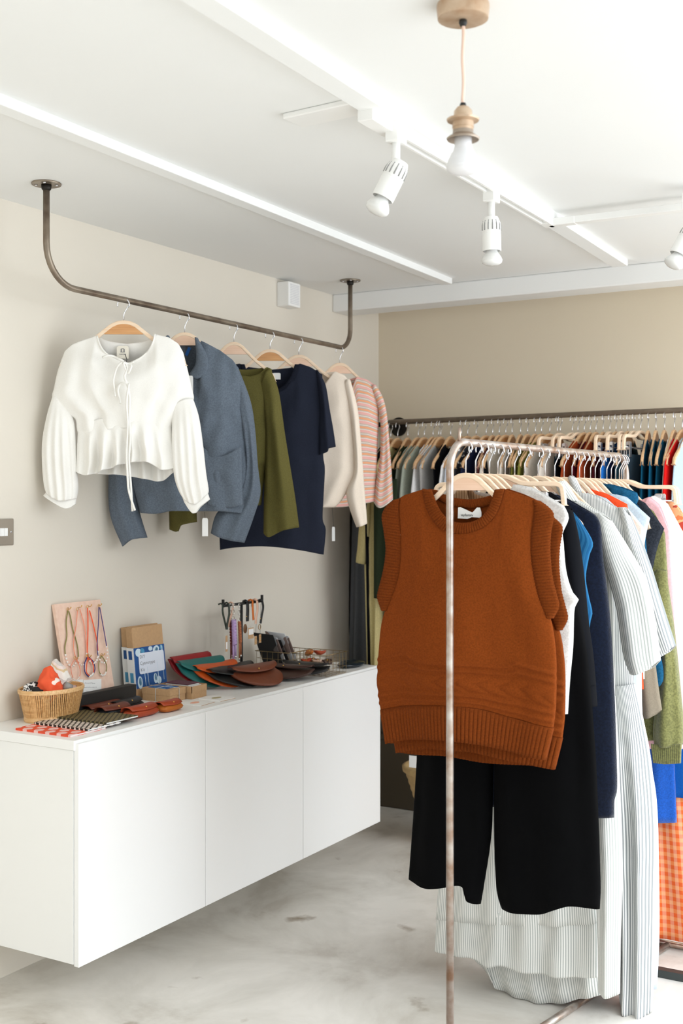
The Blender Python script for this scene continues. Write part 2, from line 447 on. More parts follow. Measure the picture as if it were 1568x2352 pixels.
# track: power feed box, run under the batten, elbow, branch to the right
zt = CAMZ+.905
t0 = on_z(868, 281, zt); t1 = on_z(1262, 513, zt)
tr = thing('track_light_rail', 'white ceiling track rail under the batten, turning right at an elbow', 'track rail', t0)
dT = (t1-t0).normalized(); nT = Vector((dT.y, -dT.x, 0)); UZ = Vector((0, 0, 1))
def bar(mb, p, q, w, h, zc=None):
    d = (q-p).normalized(); n = Vector((d.y, -d.x, 0))
    V = []
    for b in (p, q):
        for sx, sz in ((-1, -1), (1, -1), (1, 1), (-1, 1)): V.append(b+n*w/2*sx+UZ*h/2*sz)
    return mb.add(V, [(0, 1, 2, 3), (7, 6, 5, 4), (0, 4, 5, 1), (1, 5, 6, 2), (2, 6, 7, 3), (3, 7, 4, 0)])
m = MB(); bar(m, t0+nT*.0125, t1+nT*.0125, .009, .022); bar(m, t0-nT*.0125, t1-nT*.0125, .009, .022); bar(m, t0+UZ*.008, t1+UZ*.008, .03, .006)
m.build('rail', SP, tr, smooth=False, bev=.001)
m = MB(); bar(m, on_z(838, 262, zt), on_z(905, 303, zt), .042, .03); m.build('power_feed', SP, tr, smooth=False, bev=.003)
t2 = t1+Vector((1.0, .02, 0))
m = MB(); bar(m, t1-dT*.05, t1+dT*.012, .036, .024); bar(m, t1, t1+Vector((.09, 0, 0)), .036, .024); m.build('elbow', SP, tr, smooth=False, bev=.003)
m = MB(); bar(m, t1+Vector((.08, 0, 0)), t2, .034, .022); m.build('branch_rail', SP, tr, smooth=False, bev=.002)
cv = on_z(672, 280, CAMZ+.93); ce = on_z(826, 246, CAMZ+.93)
m = MB(); bar(m, cv+UZ*.003, ce+UZ*.003, .085, .014)
tag(m.build('cable_cover', SP, smooth=False, bev=.004), 'flat white cable cover on the ceiling running into the batten', 'cable cover')

def spot(px, py, tilt_px, label, ln=.084, r=.0275, cx=None, az=0):
    """px,py: adapter top centre; tilt: vector of the lamp body in the viewer's plane"""
    p = on_z(px, py, zt) if cx is None else cx
    o = thing('track_spotlight', label, 'spotlight', p, 0, 'spotlights on the ceiling track')
    m = MB(); bar(m, p-dT*.024-UZ*.012, p+dT*.024-UZ*.012, .036, .05); m.build('adapter', SP, o, smooth=False, bev=.003)
    q = p-UZ*.106
    MB().tube([p-UZ*.03, q], .0105, 16).build('stem', SP, o)
    right = Vector((CS, SN, 0)); d = (right*tilt_px[0]-UZ*tilt_px[1]).normalized()
    rot = Vector((0, 0, -1)).rotation_difference(d).to_matrix()
    s = q-d*.012
    prof = [(.0, .018), (r*.72, .014), (r*.96, -.002), (r, -.012), (r, -.032), (r*.985, -.0325), (r*.985, -.034), (r, -.0345), (r, -ln), (r*.93, -ln-.001), (r*.9, -ln+.02), (.0, -ln+.02)]
    h = MB().lathe(prof, s, 32, rot); hd = h.build('lamp_head', SP, o, auto=35)
    f = MB()
    side = d.cross(Vector((-SN, CS, 0))).normalized()
    for k in range(7):
        a = -1.35+k*.45; c = s+d*.012
        vdir = Vector((-SN, CS, 0))*-1
        dirn = (vdir*cos(a)+side*sin(a)).normalized()
        f.tube([c+dirn*(r*.86)-d*.014, c+dirn*(r*1.005), c+dirn*(r*1.01)+d*.014], .0018, 6)
    f.build('vent_slots', plain('slot_shadow_grey', (150, 150, 148), .6), hd)
    zz = -ln
    prof = [(.016, zz+.015), (.0165, zz-.001), (.019, zz-.006), (.027, zz-.018), (.0305, zz-.027), (.0285, zz-.035), (.019, zz-.041), (.0, zz-.043)]
    MB().lathe(prof, s, 32, rot).build('reflector_bulb', RB, o)
    return o
spot(909, 294, (-.45, .9), 'white track spotlight tilted to the left, nearest the power feed box')
spot(1128, 436, (0.02, 1), 'white track spotlight pointing straight down, middle of the track')
spot(0, 0, (-.42, .8), 'white track spotlight cut by the right edge of the picture', cx=on_z(1583, 455, zt))

# pendant
pc = on_z(1063, 40, CAMZ+.915)
pd = thing('pendant_lamp', 'brass pendant lamp with pink cord and bare reflector bulb hanging from the ceiling', 'pendant lamp', (pc.x, pc.y, ZC))
BR = plain('aged_brass', (206, 184, 160), .42, metal=.45, nz=.2, nscale=30, var=(180, 148, 118))
BRD = plain('dark_brass', (160, 146, 132), .4, metal=.5)
MB().lathe([(.0, .026), (.049, .026), (.05, .02), (.048, -.002), (.044, -.004), (.0, -.004)], (pc.x, pc.y, ZC-.026), 40).build('ceiling_rose', BR, pd, auto=40)
zr = ZC-.032
MB().lathe([(.0, .008), (.007, .006), (.008, -.002), (.005, -.008), (.0, -.008)], (pc.x, pc.y, zr-.002), 16).build('cord_grip', BLACK, pd)
t_p = -SN*pc.x+CS*pc.y
zof = lambda py: CAMZ+(HOR-py)/FPX*t_p
MB().tube([(pc.x+.0012*sin(k*.9), pc.y, lerp(zr, zof(240), k/12)) for k in range(13)], .0032, 10).build('cord', plain('pink_cord', (236, 204, 186), .7), pd)
c = (pc.x, pc.y, 0)
MB().lathe([(.0, zof(236)), (.005, zof(237)), (.0065, zof(242)), (.004, zof(246)), (0, zof(246))], c, 16).build('cord_grip', BLACK, pd)
MB().lathe([(.003, zof(243)), (.011, zof(246)), (.017, zof(255)), (.018, zof(268)), (.031, zof(274)), (.030, zof(278)), (.020, zof(281)), (.0205, zof(293)), (.0195, zof(294)), (.0195, zof(300)), (.0, zof(300))], c, 36).build('lampholder', BR, pd, auto=40)
MB().lathe([(.0, zof(298)), (.019, zof(298)), (.020, zof(308)), (.0315, zof(318)), (.030, zof(322)), (.019, zof(313)), (.0, zof(312))], c, 36).build('shade_ring', BRD, pd, auto=40)
MB().lathe([(.0, zof(310)), (.0165, zof(312)), (.0165, zof(336)), (.019, zof(346)), (.028, zof(366)), (.0325, zof(382)), (.031, zof(390)), (.024, zof(397)), (.012, zof(401)), (0, zof(402))], c, 36).build('bulb', plain('opal_bulb', (224, 224, 226), .3, spec=.6), pd)

# ================================================================== wall fittings
va = on_x(637, 668, XL)
vt = thing('wall_vent_box', 'white louvred sensor box on the left wall just below the ceiling', 'vent box', va)
y0, y1 = on_x(640, 660, XL+.01).y, on_x(690, 660, XL+.06).y
zt1, zb1 = on_x(690, 653, XL+.06).z, on_x(690, 708, XL+.06).z
MB().box((XL, y0, zb1), (XL+.06, y1, zt1)).build('housing', SP, vt, smooth=False, bev=.004)
m = MB()
for k in range(12):
    z = lerp(zb1+.012, zt1-.012, k/11); m.box((XL+.0595, y0+.014, z-.0016), (XL+.0625, y1-.014, z+.0016))
m.build('louvre', plain('louvre_grey', (222, 222, 224), .5), vt, smooth=False)
sw = on_x(15, 1222, XL)
st = thing('light_switch', 'brushed steel double light switch on the left wall', 'light switch', sw)
ya, yb = sw.y-.10, on_x(28.5, 1220, XL).y; za, zb = on_x(28.5, 1252, XL).z, on_x(28.5, 1191, XL).z
NK = plain('brushed_nickel', (178, 172, 162), .3, metal=.85)
MB().box((XL, ya, za), (XL+.007, yb, zb)).build('face_plate', NK, st, smooth=False, bev=.003)
zm = (za+zb)/2
for k in range(3):
    ye = yb-.03-.0145*k
    MB().box((XL+.006, ye-.0135, zm-.0125), (XL+.0115, ye, zm+.0125)).build('rocker', SATIN, st, smooth=False, bev=.001)
MB().lathe([(0, .0012), (.0032, .001), (.0035, 0), (0, 0)], (XL+.007, yb-.012, zm), 12, Matrix.Rotation(pi/2, 3, 'Y')).build('screw', HOOKM, st)

# ================================================================== wall-hung cabinets
CAB = plain('cabinet_white', (243, 243, 241), .38)
DOOR = plain('door_white', (246, 246, 245), .3)
zTop = CAMZ-.688
zDb = on_x(182, 2222.7, -2.375).z; zDt = on_x(178, 1710, -2.375).z
XD, XC = -2.375, -2.395
yd0 = on_x(180, 1710, XD).y; yd3 = on_x(873.5, 1885, XD).y
LEN = yd3-yd0; U = LEN/3
for k in range(3):
    nm = ('nearest', 'middle', 'farthest')[k]
    o = thing('wall_cabinet', '%s of the three white wall-hung cabinets below the white worktop' % nm, 'cabinet', (XL, yd0+k*U, 0), 0, 'wall hung cabinets')
    y = yd0+k*U
    MB().box((XL, y, zDb+.006), (XC, y+U, zTop-.03)).build('carcass', CAB, o, smooth=False)
    MB().box((XC+.0015, y+.0015, zDb), (XD, y+U-.0015, zDt)).build('door', DOOR, o, smooth=False, bev=.0015)
ct = MB().box((XL, yd0-.004, zTop-.029), (-2.388, yd3+.004, zTop)).build('worktop', CAB, smooth=False, bev=.002)
tag(ct, 'long thin white top panel lying across the wall-hung cabinets', 'worktop')

# ================================================================== pipe rail on the left
XR = -2.545
f0 = on_z(109, 425, ZC-.006); f1 = on_z(802, 647, ZC-.006)
f0.x = f1.x = (f0.x+f1.x)/2
XR = f0.x
zR = (on_x(300, 691, XR).z+on_x(778.6, 797.7, XR).z)/2
def bent(p0, corner, p1, r, n=9):
    a = (p0-corner).normalized(); b = (p1-corner).normalized(); out = [p0]
    for k in range(n+1):
        t = k/n*pi/2; out.append(corner+a*r*(1-sin(t))+b*r*(1-cos(t)))
    return out
pr = thing('hanging_rail', 'brown steel pipe clothes rail hanging from the ceiling beside the left wall', 'clothes rail', f0)
A, B = Vector((XR, f0.y, zR)), Vector((XR, f1.y, zR))
pts = bent(Vector((XR, f0.y, ZC-.01)), A, B, .12)+bent(B+(A-B)*.45, B, Vector((XR, f1.y, ZC-.01)), .085)[1:]+[Vector((XR, f1.y, ZC-.01))]
MB().tube(pts, .0098, 18).build('pipe', STEEL, pr)
for p in (f0, f1):
    q = Vector((XR, p.y, ZC))
    fl = MB().lathe([(0, 0), (.043, 0), (.044, -.002), (.043, -.005), (0, -.005)], q, 32).build('flange', STEEL, pr, auto=40)
    MB().lathe([(0, 0), (.0155, 0), (.014, -.014), (.0098, -.018), (0, -.018)], q-UZ*.004, 16).build('socket', DARKMET, fl)
    for a in (.6, 2.2, 3.7, 5.3):
        MB().lathe([(0, 0), (.0045, 0), (.004, -.0025), (0, -.003)], q+Vector((.03*cos(a), .03*sin(a), -.005)), 10).build('screw', HOOKM, fl)
# ================================================================== hangers
def woodmat(name, c, c2, grain=1.0):
    m, N, L, b = newmat(name); b.inputs['Roughness'].default_value = .42
    t = N.new('ShaderNodeTexNoise'); t.inputs['Scale'].default_value = 26*grain; t.inputs['Detail'].default_value = 5
    L.new(coord(N, L, scale=(.25, 6, 6)), t.inputs[0])
    r = N.new('ShaderNodeValToRGB'); r.color_ramp.elements[0].color = lin(c2); r.color_ramp.elements[1].color = lin(c)
    r.color_ramp.elements[0].position = .35; r.color_ramp.elements[1].position = .6
    L.new(t.outputs[0], r.inputs[0]); L.new(r.outputs[0], b.inputs['Base Color']); return m
BEECH = woodmat('pale_beech', (243, 219, 192), (236, 207, 176))
OAK = woodmat('honey_wood', (214, 160, 106), (200, 142, 88))
PALEPANEL = woodmat('pale_pink_panel', (240, 205, 180), (234, 196, 168))
DBEECH = woodmat('warm_beech', (222, 184, 142), (208, 166, 122))
DROP = .066
def hook_path(e=0):
    p = [(0, -.004), (0, .020+e), (.004, .028+e), (.016, .048+e)]
    for k in range(13):
        a = radians(-28+k*19); p.append((.0195*cos(a)-.0012, .0505+e+.0195*sin(a)))
    return p
def topcurve(s):
    s = abs(s)
    P = [(0, 0), (.02, -.002), (.042, -.012), (.065, -.030), (.09, -.050), (.12, -.071), (.15, -.089), (.178, -.107), (.194, -.122), (.202, -.145), (.217, -.16)]
    for a, b in zip(P, P[1:]):
        if s <= b[0]: return lerp(a[1], b[1], (s-a[0])/(b[0]-a[0]))
    return P[-1][1]
def make_hanger(name, label, loc, rz, wood, panel, group=None, e=0):
    o = thing(name, label, 'clothes hanger', loc, rz, group)
    S = [(-.202+.404*i/48) for i in range(49)]
    top = crv([(s, topcurve(s)) for s in S], 60)
    # bent strip following the top, thinner at the tips
    V = []; F = []
    n = len(top)
    for i, (s, z) in enumerate(top):
        a = top[max(i-1, 0)]; b = top[min(i+1, n-1)]; tx, tz = b[0]-a[0], b[1]-a[1]; l = sqrt(tx*tx+tz*tz); nx, nz = tz/l, -tx/l
        w = .0125
        for (q, y) in ((0, -.0055), (0, .0055), (w, .0055), (w, -.0055)): V.append((s+nx*q, y, z+nz*q))
    for i in range(n-1):
        for k in range(4): F.append((i*4+k, i*4+(k+1) % 4, (i+1)*4+(k+1) % 4, (i+1)*4+k))
    F += [(0, 1, 2, 3), tuple((n-1)*4+k for k in (3, 2, 1, 0))]
    child(mesh('arms', V, F, wood, None, smooth=False, bev=.003), o)
    poly = [(s, topcurve(s)-.009) for s in [(-.066+.132*i/16) for i in range(17)]]+[(.062, -.045), (-.062, -.045)]
    child(MB().prism(poly, Vector((1, 0, 0)), Vector((0, 0, 1)), Vector((0, 1, 0)), .007).build('centre_panel', panel, smooth=False), o)
    child(MB().tube([(x, 0, z) for x, z in hook_path(e)], .0020, 8).build('hook', HOOKM), o)
    return o
def make_clip_hanger(name, label, loc, rz, group=None, w=.19, e=0):
    o = thing(name, label, 'clip hanger', loc, rz, group)
    pts = [(0, 0), (.03, -.003), (.055, -.013), (.08, -.020), (.15, -.021), (w-.02, -.022), (w-.006, -.03), (w, -.045), (w+.004, -.085)]
    top = crv([(-a, b) for a, b in pts[::-1]]+pts[1:], 70); V = []; F = []; n = len(top)
    for i, (s, z) in enumerate(top):
        a = top[max(i-1, 0)]; b = top[min(i+1, n-1)]; tx, tz = b[0]-a[0], b[1]-a[1]; l = sqrt(tx*tx+tz*tz); nx, nz = tz/l, -tx/l
        for (q, y) in ((0, -.0065), (0, .0065), (.013, .0065), (.013, -.0065)): V.append((s+nx*q, y, z+nz*q))
    for i in range(n-1):
        for k in range(4): F.append((i*4+k, i*4+(k+1) % 4, (i+1)*4+(k+1) % 4, (i+1)*4+k))
    F += [(0, 1, 2, 3), tuple((n-1)*4+k for k in (3, 2, 1, 0))]
    child(mesh('frame', V, F, BEECH, None, smooth=False, bev=.003), o)
    child(MB().tube([(x, 0, z) for x, z in hook_path(e)], .0020, 8).build('hook', HOOKM), o)
    child(MB().tube([(-w, 0, -.072), (w, 0, -.072)], .0022, 8).build('bar', HOOKM), o)
    for s in (-1, 1):
        x = s*.13; m = MB()
        for y in (-.006, .006): m.box((x-.011, y-.0012, -.112), (x+.011, y+.0012, -.052))
        m.tube([(x-.011, 0, -.078), (x+.011, 0, -.078)], .005, 10); m.tube([(x-.009, 0, -.056), (x+.009, 0, -.056)], .0075, 12)
        child(m.build('clip', HOOKM, smooth=False), o)
    return o

# ================================================================== clothes on the pipe rail
def tagcard(pl, p, w, h, off, parent, mat, string=None, name='swing_tag', th=.0012):
    s, z = p
    V = [(s-w/2, z), (s-w/2+.12*w, z+.12*h), (s+w/2-.12*w, z+.12*h), (s+w/2, z), (s+w/2, z-h), (s-w/2, z-h)]
    m = MB().prism(V, pl.d, UZ, pl.n, th, pl.o+pl.n*off)
    o = m.build(name, mat, parent, smooth=False)
    if string:
        MB().tube([pl.w(q, off) for q in string], .0007, 5).build('string', BLACK, o)
    return o
PAPER = plain('white_card', (240, 240, 238), .6)
KRAFT = plain('kraft_card', (196, 158, 116), .75, nz=.1, nscale=120)
INK = plain('grey_ink', (120, 120, 124), .7)
hk = [284, 424, 537, 620, 686, 780]
PL = []
for px in hk:
    r = ray(px, 700); t = XR/r.x; PL.append(Plane(XR, r.y*t, 32))
zH = zR-DROP
desc = ['honey wood hanger with a dark panel holding the white blouse', 'pale wood hanger holding the slate blue jacket',
        'pale wood hanger holding the olive green top', 'honey wood hanger holding the navy t-shirt',
        'pale wood hanger holding the cream sweater', 'pale wood hanger holding the pink striped sweater']
h0 = make_hanger('clothes_hanger', desc[0], (PL[0].o.x, PL[0].o.y, zH), PL[0].a, BEECH, OAK)
h1 = make_hanger('clothes_hanger', desc[1], (PL[1].o.x, PL[1].o.y, zH), PL[1].a, BEECH, PALEPANEL)
h1.scale = (.85, 1, 1)
for k, sx in ((2, .76), (3, .88), (4, .88), (5, .80)): dup(h0 if k == 3 else h1, (PL[k].o.x, PL[k].o.y, zH), PL[k].a, desc[k]).scale = (sx, 1, 1)

# --- white blouse
LIN = fabric('white_linen', (243, 241, 236), .85, 900, .3, mottle=.02)
p = PL[0]; g = thing('blouse', 'white gathered blouse with puffed sleeves and long neck ties, first on the pipe rail', 'blouse', (p.o.x, p.o.y, zH-.1))
Tf = [(148, 808), (167, 792), (196, 781), (225, 772.5), (233, 796), (246, 813), (267, 826), (292, 836), (317, 828), (338.5, 811), (352, 789), (358, 769), (388.5, 776), (410, 790), (421, 810)]
Tb = [(148, 808), (167, 792), (196, 781), (225, 772.5), (238, 779), (258, 784), (292, 788), (324, 784), (345, 777), (358, 769), (388.5, 776), (410, 790), (421, 810)]
Lb = [(148, 808), (133, 850), (124, 890), (121, 915), (150, 948), (172, 962), (176, 985), (180, 1000)]
Rb = [(421, 810), (431, 850), (440, 890), (444, 920), (418, 950), (398, 972), (393, 990), (392, 1000)]
Bb = [(180, 1000), (240, 990), (292, 985), (340, 988), (392, 1000)]
body = cloth('bodice', LIN, p, p.P(Lb), p.P(Rb), p.P(Tf), p.P(Bb), th=.045, nu=90, nv=70, fold=.010, k=5, Tb=p.P(Tb), parent=g, seed=1, wr=.003, top=.45)
cloth('peplum', LIN, p, p.P([(180, 975), (177, 1020), (175, 1060), (172, 1082)]), p.P([(394, 975), (398, 1020), (406, 1050), (410, 1072)]),
      p.P([(180, 975), (240, 962), (292, 958), (340, 962), (394, 975)]), p.P([(172, 1082), (200, 1092), (240, 1082), (290, 1066), (340, 1062), (375, 1080), (410, 1072)]),
      Bb=p.P([(172, 1082), (210, 1088), (270, 1090), (330, 1100), (370, 1104), (410, 1072)]), th=.05, nu=170, nv=44, fold=.030, k=7, parent=g, seed=2, top=.75, fp=1.1)
for sd, (Ls, Rs, Ts, Bs, Lc, Rc, Tc, Bc) in enumerate((
    ([(121, 908), (107, 955), (97, 1010), (96, 1060), (100, 1110), (106, 1133)], [(150, 925), (169, 965), (174, 1010), (177, 1070), (180, 1120), (176, 1146)],
     [(121, 908), (136, 914), (150, 925)], [(106, 1133), (140, 1150), (176, 1146)],
     [(106, 1130), (99, 1138)], [(176, 1144), (174, 1158)], [(106, 1130), (140, 1148), (176, 1144)], [(99, 1138), (128, 1156), (154, 1168), (174, 1158)]),
    ([(400, 930), (396, 970), (396, 1030), (400, 1090), (410, 1125), (421, 1145)], [(444, 916), (458, 960), (468, 1030), (474, 1085), (480, 1125), (478, 1135)],
     [(400, 930), (424, 918), (444, 916)], [(421, 1145), (450, 1158), (478, 1135)],
     [(420, 1144), (423, 1152)], [(478, 1132), (483, 1147)], [(420, 1144), (450, 1155), (478, 1132)], [(423, 1152), (445, 1179), (462, 1163), (483, 1147)]))):
    s = cloth('sleeve', LIN, p, p.P(Ls), p.P(Rs), p.P(Ts), p.P(Bs), th=.035, nu=48, nv=60, fold=.008, k=4, parent=g, seed=5+sd, top=.4, off=.012 if sd else .0)
    cloth('cuff', LIN, p, p.P(Lc), p.P(Rc), p.P(Tc), p.P(Bc), th=.025, nu=30, nv=10, fold=.0, k=3, parent=s, seed=7, top=.9, off=.012 if sd else .0)
# ties, neck binding, label
TIE = LIN
def ribbon(pl, pts, w, off, parent, name='neck_tie', mat=None):
    m = MB(); c = crv(pl.P(pts), 40)
    P = [pl.w(q, off+.004*sin(i*.35)) for i, q in enumerate(c)]
    m.tube(P, w, 6); return m.build(name, mat or LIN, parent)
W1 = .0036
ribbon(p, [(292, 836), (300, 850), (293, 870), (300, 890), (304, 920), (303, 960), (306, 1010), (303, 1060), (307, 1120), (311, 1174)], W1, .062, g)
ribbon(p, [(303, 885), (298, 930), (300, 980), (298, 1040), (300, 1100), (303, 1130), (317, 1172)], W1, .066, g)
ribbon(p, [(243, 826), (262, 822), (285, 832), (300, 840), (314, 836)], W1, .060, g)
ribbon(p, [(290, 836), (275, 850), (268, 880), (272, 915)], W1, .063, g)
ribbon(p, [(290, 838), (300, 862), (308, 845), (290, 838)], W1, .065, g)
ribbon(p, [(302, 885), (285, 885), (278, 900), (284, 930)], W1, .063, g)
ribbon(p, Tf[3:12], .0025, .018, g, 'neck_binding')
lb = p.P([(281, 808)])[0]
lab = tagcard(p, (lb[0], lb[1]+.015), .038, .036, -.008, g, plain('cream_label', (236, 230, 216), .8), name='neck_label')
m = MB(); q = p.w((lb[0], lb[1]), -.006)
for (a, b, c_, d_) in ((-.006, -.003, .0, .010), (.003, .006, 0, .010), (-.007, .007, -.001, .0005), (-.004, .004, .010, .0115)):
    m.prism([(a, c_), (b, c_), (b, d_), (a, d_)], p.d, UZ, p.n, .0006, q)
for k in range(6): m.prism([(-.010+k*.0036, -.008), (-.008+k*.0036, -.008), (-.008+k*.0036, -.0055), (-.010+k*.0036, -.0055)], p.d, UZ, p.n, .0006, q)
m.build('label_print', INK, lab, smooth=False)
MB().tube([p.w(p.at(*c), .055) for c in ((293, 818), (297, 830), (296, 845), (297, 862))], .0012, 6).build('black_tag_string', BLACK, g)

# --- slate jacket
SL = fabric('slate_linen', (106, 116, 128), .9, 700, .5, mottle=.16)
SLI = fabric('slate_lining', (88, 98, 112), .9, 700, .3)
p = PL[1]; g = thing('jacket', 'slate blue linen jacket with a collar and large patch pocket, behind the white blouse', 'jacket', (p.o.x, p.o.y, zH-.1))
Tf = [(300, 830), (330, 800), (360, 784), (386, 778), (400, 800), (415, 830), (430, 860), (440, 868), (452, 845), (458, 800), (462, 784), (506, 806), (535, 828), (548, 846)]
Tb = [(300, 830), (330, 800), (360, 784), (386, 778), (405, 784), (425, 788), (445, 786), (462, 784), (506, 806), (535, 828), (548, 846)]
cloth('body', SL, p, p.P([(300, 830), (290, 900), (293, 1000), (300, 1090), (322, 1178)]), p.P([(548, 846), (560, 900), (562, 985), (568, 1040), (574, 1090), (578, 1184)]), p.P(Tf),
      p.P([(322, 1178), (360, 1180), (392, 1174), (450, 1174), (524, 1175), (578, 1184)]), Tb=p.P(Tb), th=.05, nu=90, nv=90, fold=.014, k=2.8, parent=g, seed=3, wr=.006)
cloth('sleeve', SL, p, p.P([(520, 850), (545, 950), (556, 1000), (560, 1080), (530, 1150), (496, 1180), (483, 1225)]), p.P([(546, 842), (574, 917), (585, 981), (592, 1071), (598, 1131), (585, 1180), (561, 1247)]),
      p.P([(520, 850), (535, 842), (546, 842)]), p.P([(483, 1225), (515, 1238), (561, 1247)]), th=.035, nu=36, nv=70, fold=.008, k=2, parent=g, seed=4, top=.4, off=-.012, wr=.003)
cloth('sleeve', SL, p, p.P([(275, 870), (252, 980), (247, 1085), (250, 1180), (279, 1256)]), p.P([(300, 860), (305, 980), (310, 1090), (318, 1170), (337, 1235)]),
      p.P([(275, 870), (288, 860), (300, 860)]), p.P([(279, 1256), (300, 1240), (337, 1235)]), th=.035, nu=36, nv=60, fold=.006, k=2, parent=g, seed=5, top=.4, off=-.02)
pk = cloth('patch_pocket', SL, p, p.P([(462, 1022), (468, 1100), (480, 1160)]), p.P([(556, 1026), (558, 1090), (560, 1160)]), p.P([(462, 1022), (485, 1042), (510, 1050), (535, 1040), (556, 1026)]), p.P([(480, 1160), (520, 1166), (560, 1160)]),
      th=.012, nu=30, nv=26, fold=.006, k=1.3, parent=g, seed=6, back=False, off=.052, solid=.003, edge=.3, wr=.004)
cloth('collar', SL, p, p.P([(449, 778), (452, 810), (450, 840), (436, 862)]), p.P([(456, 779), (478, 820), (481, 848), (470, 868)]), p.P([(449, 778), (456, 779)]), p.P([(436, 862), (452, 873), (470, 868)]),
      th=.012, nu=14, nv=24, fold=0, parent=g, off=.035, solid=.004, edge=.4, top=.6)
cloth('collar', SL, p, p.P([(381, 776), (384, 800), (392, 822)]), p.P([(390, 773), (402, 800), (408, 824)]), p.P([(381, 776), (386, 772), (390, 773)]), p.P([(392, 822), (408, 824)]),
      th=.012, nu=10, nv=20, fold=0, parent=g, off=.02, solid=.004, edge=.4, top=.6)
tagcard(p, p.at(440, 872), .022, .06, .062, g, PAPER, [p.at(434, 830), p.at(436, 850), p.at(440, 868)])
m = MB().box((-.006, -.001, -.016), (.006, .001, .014), Matrix.Translation(p.w(p.at(431, 806), -.01))@Matrix.Rotation(.5, 4, 'Y')); m.build('blue_loop', plain('loop_blue', (24, 92, 170), .7), g, smooth=False)

# --- olive top
OL = fabric('olive_wool', (103, 97, 54), .9, 900, .5, mottle=.12)
p = PL[2]; g = thing('top', 'olive green wide-sleeved top between the slate jacket and the navy t-shirt', 'top', (p.o.x, p.o.y, zH-.1))
Tf = [(452, 846), (470, 840), (500, 836), (520, 850), (545, 862), (575, 866), (598, 858), (612, 843), (624, 848)]
cloth('body', OL, p, p.P([(452, 846), (440, 960), (438, 1060), (440, 1166)]), p.P([(624, 848), (632, 930), (634, 1040), (612, 1074), (606, 1110), (600, 1160)]), p.P(Tf),
      p.P([(440, 1166), (520, 1170), (600, 1160)]), Tb=p.P([(452, 846), (470, 840), (500, 836), (530, 846), (560, 848), (590, 846), (612, 843), (624, 848)]), th=.04, nu=50, nv=60, fold=.014, k=2.2, parent=g, seed=8, top=.4)
cloth('sleeve', OL, p, p.P([(600, 880), (608, 980), (608, 1060), (606, 1140), (605, 1225)]), p.P([(620, 846), (640, 899), (655, 1000), (676, 1130), (687, 1211)]),
      p.P([(600, 880), (610, 856), (620, 846)]), p.P([(605, 1225), (619, 1233), (650, 1218), (687, 1211)]), th=.04, nu=36, nv=70, fold=.016, k=1.5, parent=g, seed=9, top=.4, off=.01, wr=.003)
cloth('sleeve', OL, p, p.P([(420, 880), (395, 1000), (387, 1100), (388, 1216)]), p.P([(445, 870), (446, 1000), (448, 1100), (452, 1199)]),
      p.P([(420, 880), (432, 868), (445, 870)]), p.P([(388, 1216), (407, 1221), (414, 1207), (452, 1199)]), th=.03, nu=24, nv=40, fold=.008, k=1.5, parent=g, seed=10, top=.4, off=-.01)

# --- navy t-shirt
NV = fabric('navy_knit', (39, 43, 56), .9, 1000, .3, mottle=.12)
NVR = fabric('navy_rib', (30, 33, 44), .9, 1000, .3)
p = PL[3]; g = thing('t_shirt', 'navy short-sleeved t-shirt behind the olive top', 't-shirt', (p.o.x, p.o.y, zH-.1))
nl = [(556, 838), (566, 868), (590, 895), (625, 908), (655, 894), (674, 868), (684, 838)]
cloth('body', NV, p, p.P([(506, 850), (502, 950), (503, 1100), (503, 1200), (505, 1263)]), p.P([(740, 860), (742, 950), (742, 1043), (746, 1077), (743, 1140), (741, 1193), (748, 1217), (743, 1274)]),
      p.P([(506, 850), (530, 840), (550, 836)]+nl+[(689, 836), (713, 844), (740, 860)]), p.P([(505, 1263), (541, 1257), (602, 1254), (670, 1260), (743, 1274)]),
      Tb=p.P([(506, 850), (530, 840), (550, 836), (572, 842), (620, 848), (664, 844), (689, 836), (713, 844), (740, 860)]), th=.045, nu=64, nv=70, fold=.008, k=2.3, parent=g, seed=11, top=.45)
cloth('sleeve', NV, p, p.P([(725, 850), (733, 930), (731, 990), (731, 1046)]), p.P([(736, 862), (748, 886), (757, 940), (765, 985), (771, 1026)]), p.P([(725, 850), (730, 852), (736, 862)]), p.P([(731, 1046), (752, 1037), (754, 1030), (771, 1026)]),
      th=.035, nu=24, nv=30, fold=.006, k=1.5, parent=g, seed=12, top=.4, off=.004)
band('neck_rib', NVR, p, p.P([(553, 838), (561, 872), (588, 902), (625, 916), (660, 902), (680, 872), (689, 838)]), p.P([(562, 838), (572, 864), (592, 887), (625, 899), (652, 886), (668, 864), (677, 838)]), 60, amp=.0008, off=.016, per=4, parent=g, bulge=.001, thick=.002)
tagcard(p, p.at(635, 858), .03, .022, -.004, g, PAPER, name='neck_label')

